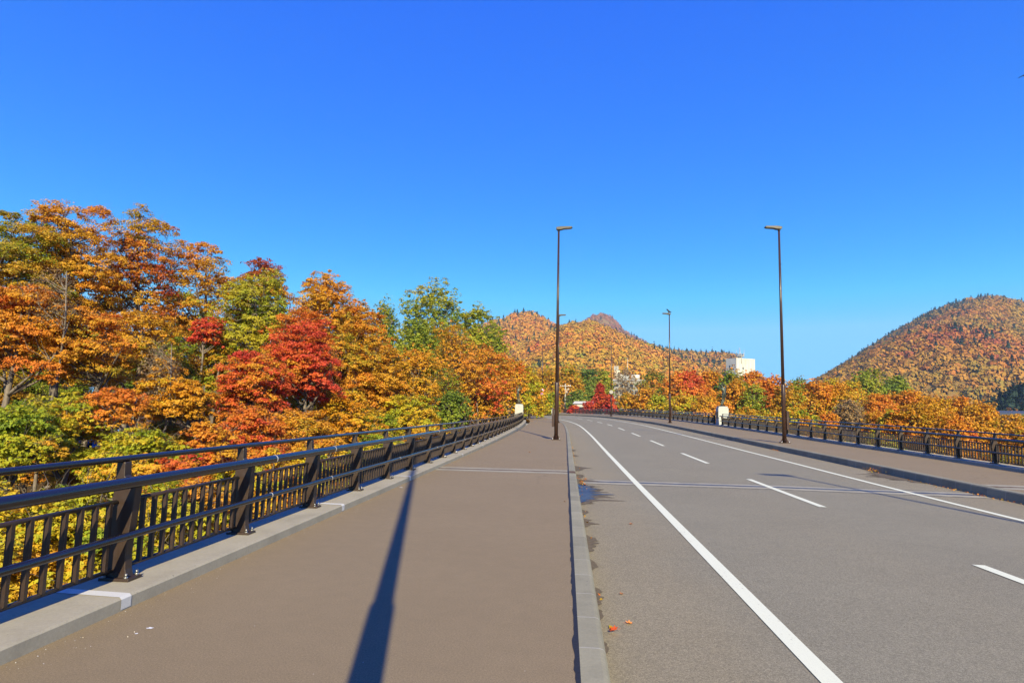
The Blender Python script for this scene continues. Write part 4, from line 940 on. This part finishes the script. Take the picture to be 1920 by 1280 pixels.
MB().cyl((0, 0, 0), .03, 1.55, 8).build('pole', METAL, r); MB().cyl((0, 0, 0), .2, .06, 14).build('base', GREYC, r)
q = MB(); 
for i in range(6):
    z = .35+1.15*i/5; w_ = .26-.03*abs(i-2.5); q.v += [(-w_, -.03+.04*math.sin(i*1.3), z), (w_, -.03-.04*math.sin(i*1.3+.5), z)]
for i in range(5): q.f.append((2*i, 2*i+1, 2*i+3, 2*i+2)); q.smooth.append(True)
cl = q.build('cloth', SIGNW, r); sm = cl.modifiers.new('Solidify', 'SOLIDIFY'); sm.thickness = .01
MB().box((0, -.08, .85), (.26, .03, .28)).build('red_mark', SIGNR, cl)
# low guard fence across the end of the footway
WOODF = mat_plain('dark_fence', (.05, .042, .035), .7)
def gfence(pts, label):
    r = empty('guard_fence', pts[0]); tag(r, label, 'fence'); og = np.array(pts[0], float)
    P_ = [np.array(p, float)-og for p in pts]
    for z in (.42, .78): MB().tube([p+[0, 0, z] for p in P_], .05, 8).build('rail', WOODF, r)
    for a, b in zip(P_[:-1], P_[1:]):
        L = np.linalg.norm(b-a); n = max(1, int(L/2.2))
        for i in range(n): MB().cyl(a+(b-a)*i/n, .06, .9, 8).build('post', WOODF, r)
gfence([P(-5.5, 84), P(-5.2, 100), P(-4.6, 116), P(-4.2, 132)], 'low dark guard fence along the end of the near footway')
# crow on the lamp, bird in the sky
CROW = mat_plain('black_feathers', (.012, .012, .016), .5)
def bird(name, loc, rz, label, fly):
    if fly: J = [(-.22, 0, .02), (0, 0, 0), (.17, 0, .02), (.27, 0, .03), (.35, 0, .02), (0, .28, .10), (-.06, .62, .04), (0, -.28, .10), (-.06, -.62, .04)]; Rr = [(.05, .02), (.075, .075), (.06, .06), (.05, .05), (.012, .012), (.10, .02), (.03, .008), (.10, .02), (.03, .008)]; E_ = [(0, 1), (1, 2), (2, 3), (3, 4), (1, 5), (5, 6), (1, 7), (7, 8)]
    else: J = [(-.26, 0, .02), (-.08, 0, .10), (.05, 0, .19), (.12, 0, .29), (.17, 0, .34), (.26, 0, .325), (.03, .04, .05), (.05, .05, -.02), (.03, -.04, .05), (.05, -.05, -.02)]; Rr = [(.035, .02), (.075, .07), (.085, .08), (.055, .055), (.052, .052), (.012, .014), (.02, .02), (.012, .012), (.02, .02), (.012, .012)]; E_ = [(0, 1), (1, 2), (2, 3), (3, 4), (4, 5), (1, 6), (6, 7), (1, 8), (8, 9)]
    me = bpy.data.meshes.new(name); me.from_pydata(J, E_, []); o = link(name, me, CROW); o.location = loc; o.rotation_euler = (0, 0, rz); o.scale = (1.15,)*3
    sk = o.modifiers.new('Skin', 'SKIN'); sk.use_smooth_shade = True
    for i, sv in enumerate(me.skin_vertices[0].data): sv.radius = Rr[i]; sv.use_root = i == 1
    o.modifiers.new('Subdivision', 'SUBSURF').levels = 1
    dg = bpy.context.evaluated_depsgraph_get(); m2 = bpy.data.meshes.new_from_object(o.evaluated_get(dg)); o.modifiers.clear(); o.data = m2
    if not m2.materials: m2.materials.append(CROW)
    tag(o, label, 'bird')
b = P(11.15, 65.2, H+.11); bird('crow', (b[0]-.05, b[1], b[2]), math.radians(150), 'black crow perched on the head of a street lamp', False)
bird('flying_bird', at(1922, 142, 70), math.radians(20), 'tiny dark bird flying at the right edge of the sky', True)
# ------------------------------------------------------------------ fallen leaves
LF = [mat_plain('fallen_leaf_'+n, c_, .6, var=.25, vs=30) for n, c_ in (('red', (.45, .06, .02)), ('orange', (.55, .2, .04)), ('brown', (.26, .11, .045)), ('yellow', (.6, .35, .06)))]
def leaf_mesh(nm, mat, curl):
    q = MB(); n = 14; q.v.append((0, 0, .012))
    for i in range(n):
        a = 2*math.pi*i/n; r = .5*(1-.38*(i % 2))*(1-.25*math.cos(a)); x, y = r*math.cos(a), r*.9*math.sin(a); q.v.append((x, y, .02+curl*(y*y+.35*x*x)))
    for i in range(n): q.f.append((0, 1+i, 1+(i+1) % n)); q.smooth.append(True)
    q.tube([(.0, 0, .02), (-.5, 0, .03), (-.8, .04, .05)], .012, 4)
    me = bpy.data.meshes.new(nm); me.from_pydata(q.v, [], q.f); me.update(); me.materials.append(mat); return me
lms = [leaf_mesh('fallen_leaf', LF[i % 4], .9+.5*(i % 3)) for i in range(4)]
def fleaf(t, o, dz, s, k, label, tilt=0.0):
    ob = bpy.data.objects.new('fallen_leaf', lms[k]); C.objects.link(ob); p = P(o, t, dz); ob.location = p; ob.scale = (s, s, s)
    ob.rotation_euler = (tilt, rng.normal()*.1, rng.random()*6.3); tag(ob, label, 'leaf', 'fallen leaves on the paving')
RZ = ROADZ+.004
fleaf(5.28, .40, RZ+.03, .085, 0, 'curled red leaf leaning on the near kerb', .9)
fleaf(5.55, .56, RZ, .07, 1, 'flat orange leaf on the road right of the curled red leaf')
fleaf(6.4, .56, RZ, .05, 2, 'small brown leaf on the road up from the orange leaf')
fleaf(10.3, 1.05, RZ, .07, 2, 'brown leaf on the asphalt between kerb and edge line')
fleaf(16.6, .52, RZ+.01, .12, 1, 'orange leaf clump by the kerb behind the puddle', .3)
fleaf(15.5, .48, RZ+.01, .12, 0, 'red-orange leaf at the head of the puddle', .4)
fleaf(23.2, -1.3, .004, .09, 1, 'orange leaf lying alone on the near footway past the joint')
fleaf(11.0, -.0, .004, .045, 2, 'small brown leaf on the near footway beside the sealing strip')
def litter(nm, lb, n, f):
    q = []; 
    c_ = np.array([f() for _ in range(n)]); nr = rng.normal(size=(n, 3))*.45+[0, 0, 1]
    me = mesh_quads(nm, leaves(c_, nr, np.full(n, .045), False, .8), tone=rng.random(n)); tag(link(nm, me, LEAF['orange']), lb, 'leaves', kind='stuff')
litter('leaf_litter', 'orange leaf litter heaped where the joint meets the near kerb', 45, lambda: P(.36+abs(rng.normal())*.08, 15.9+rng.normal()*.5, ROADZ+.02+rng.random()*.02))
litter('leaf_litter', 'leaf litter along the foot of the far kerb at the joint', 80, lambda: P(10.02-abs(rng.normal())*.12, 16.6+rng.normal()*1.3, ROADZ+.015+rng.random()*.02))
litter('leaf_litter', 'tuft of leaves against the far kerb before the lamp', 70, lambda: P(10.03-abs(rng.normal())*.10, 21.6+rng.normal()*.35, ROADZ+.015+abs(rng.normal())*.05))
litter('leaf_litter', 'small leaf drift against the far kerb', 25, lambda: P(10.03-abs(rng.normal())*.08, 31+rng.normal()*.3, ROADZ+.015+rng.random()*.02))
litter('leaf_litter', 'orange leaves drifted at the curved end of the near footway', 300, lambda: P(-4.0+rng.random()*1.1, 70+rng.random()*22, .012))
litter('leaf_litter', 'leaf crumbs in the near gutter', 50, lambda: P(.325+abs(rng.normal())*.04, 4+rng.random()*34, ROADZ+.012))
# grit swept against the curb
n = 800; tt = 3.2+rng.random(n)**1.5*30; oo = -3.27+np.abs(rng.normal(size=n))*.16
me = mesh_quads('gravel', leaves(np.array([P(o, t, .004) for o, t in zip(oo, tt)]), rng.normal(size=(n, 3))*.5+[0, 0, 1], .003+.006*rng.random(n)**2, False, .9)); tag(link('gravel', me, mat_plain('grit', (.5, .46, .4), .9, var=.4, vs=60)), 'pale grit swept against the near curb', 'grit', kind='stuff')
WSPOT = mat_paint('white_splash', (.75, .75, .75), .1)
def splash(px, o, t, s, lb):
    q = MB(); n = 12; q.v.append(tuple(P(o, t, .004)))
    for i in range(n): a = 6.283*i/n; r = s*(.6+.5*rng.random()); q.v.append(tuple(P(o+r*math.cos(a), t+.8*r*math.sin(a), .004)))
    for i in range(n): q.f.append((0, 1+i, 1+(i+1) % n)); q.smooth.append(False)
    tag(q.build('white_splash', WSPOT), lb, 'stain', kind='structure')
splash(0, -2.84, 4.27, .028, 'white splash on the near footway'); splash(0, -2.86, 4.16, .014, 'small white fleck below the splash'); splash(0, -3.18, 12.2, .035, 'white pebble-like fleck by the curb')
# ------------------------------------------------------------------ light, air, sky
SKY_S, SKY_P, SKY_V = .45, .2, 3.35
SUN_EL, SUN_AZ = math.radians(28), math.atan2(.2155, -.9765)      # the sun stands behind the camera, a little to the right
sd = Vector((math.sin(SUN_AZ)*math.cos(SUN_EL), math.cos(SUN_AZ)*math.cos(SUN_EL), math.sin(SUN_EL)))
l = bpy.data.lights.new('sun', 'SUN'); l.energy = 5.0; l.angle = math.radians(.53); l.color = (1, .89, .57)
lo_ = bpy.data.objects.new('sun', l); C.objects.link(lo_); lo_.rotation_euler = (-sd).to_track_quat('-Z', 'Y').to_euler(); lo_.location = (20, -60, 60)
w = bpy.data.worlds.new('World'); sc.world = w; w.use_nodes = True; nt = w.node_tree; nt.nodes.clear()
sky = nt.nodes.new('ShaderNodeTexSky'); sky.sky_type = 'NISHITA'; sky.sun_disc = False; sky.sun_elevation = SUN_EL; sky.sun_rotation = SUN_AZ % (2*math.pi)
sky.altitude = 300; sky.air_density = 1.0; sky.dust_density = .25; sky.ozone_density = 3.0
sp = nt.nodes.new('ShaderNodeSeparateColor'); sp.mode = 'HSV'; cb = nt.nodes.new('ShaderNodeCombineColor'); cb.mode = 'HSV'       # clear polarised autumn sky: deepen its saturation, even out its brightness
nt.links.new(sky.outputs[0], sp.inputs[0]); nt.links.new(math_(nt, 'MAXIMUM', math_(nt, 'ADD', math_(nt, 'MULTIPLY', math_(nt, 'SUBTRACT', sp.outputs[0], .5958), 2.92), .5942), .583), cb.inputs[0])
nt.links.new(math_(nt, 'SUBTRACT', 1.0, math_(nt, 'MINIMUM', math_(nt, 'MULTIPLY', math_(nt, 'POWER', math_(nt, 'SUBTRACT', 1.0, math_(nt, 'POWER', sp.outputs[1], SKY_S)), 4.8), 150.0), .205)), cb.inputs[1]); nt.links.new(math_(nt, 'MULTIPLY', math_(nt, 'POWER', sp.outputs[2], SKY_P), SKY_V), cb.inputs[2])
bg = nt.nodes.new('ShaderNodeBackground'); bg.inputs['Strength'].default_value = .12; wo = nt.nodes.new('ShaderNodeOutputWorld')
nt.links.new(cb.outputs[0], bg.inputs['Color']); nt.links.new(bg.outputs[0], wo.inputs[0])
HAZE = 1.15e-4
if HAZE:
    hm, nt, out = new_mat('thin_haze'); pv = nt.nodes.new('ShaderNodeVolumePrincipled'); pv.inputs['Color'].default_value = (.5, .72, 1, 1); pv.inputs['Density'].default_value = HAZE; pv.inputs['Anisotropy'].default_value = 0
    nt.links.new(pv.outputs[0], out.inputs['Volume'])
    tag(MB().box((600, 1200, 185), (5200, 3400, 400)).build('haze', hm), 'thin blue autumn haze in the valley', 'haze', kind='stuff')
# ------------------------------------------------------------------ camera and render settings
cd = bpy.data.cameras.new('camera'); co = bpy.data.objects.new('camera', cd); C.objects.link(co); sc.camera = co
cd.sensor_width = 36; cd.lens = F/1920*36; cd.clip_start = .1; cd.clip_end = 20000
co.matrix_world = Matrix(((CR[0], CU[0], -CW[0], 0), (CR[1], CU[1], -CW[1], 0), (CR[2], CU[2], -CW[2], EYE), (0, 0, 0, 1)))
vs_ = sc.view_settings; vs_.view_transform = 'Standard'; vs_.look = 'None'; vs_.gamma = 1; vs_.use_curve_mapping = False; vs_.exposure = .95
sc.render.engine = 'CYCLES'; cy = sc.cycles; cy.max_bounces = 6; cy.diffuse_bounces = 3; cy.glossy_bounces = 2; cy.transmission_bounces = 3; cy.transparent_max_bounces = 4
cy.caustics_reflective = False; cy.caustics_refractive = False; cy.use_denoising = True; cy.sample_clamp_indirect = 6
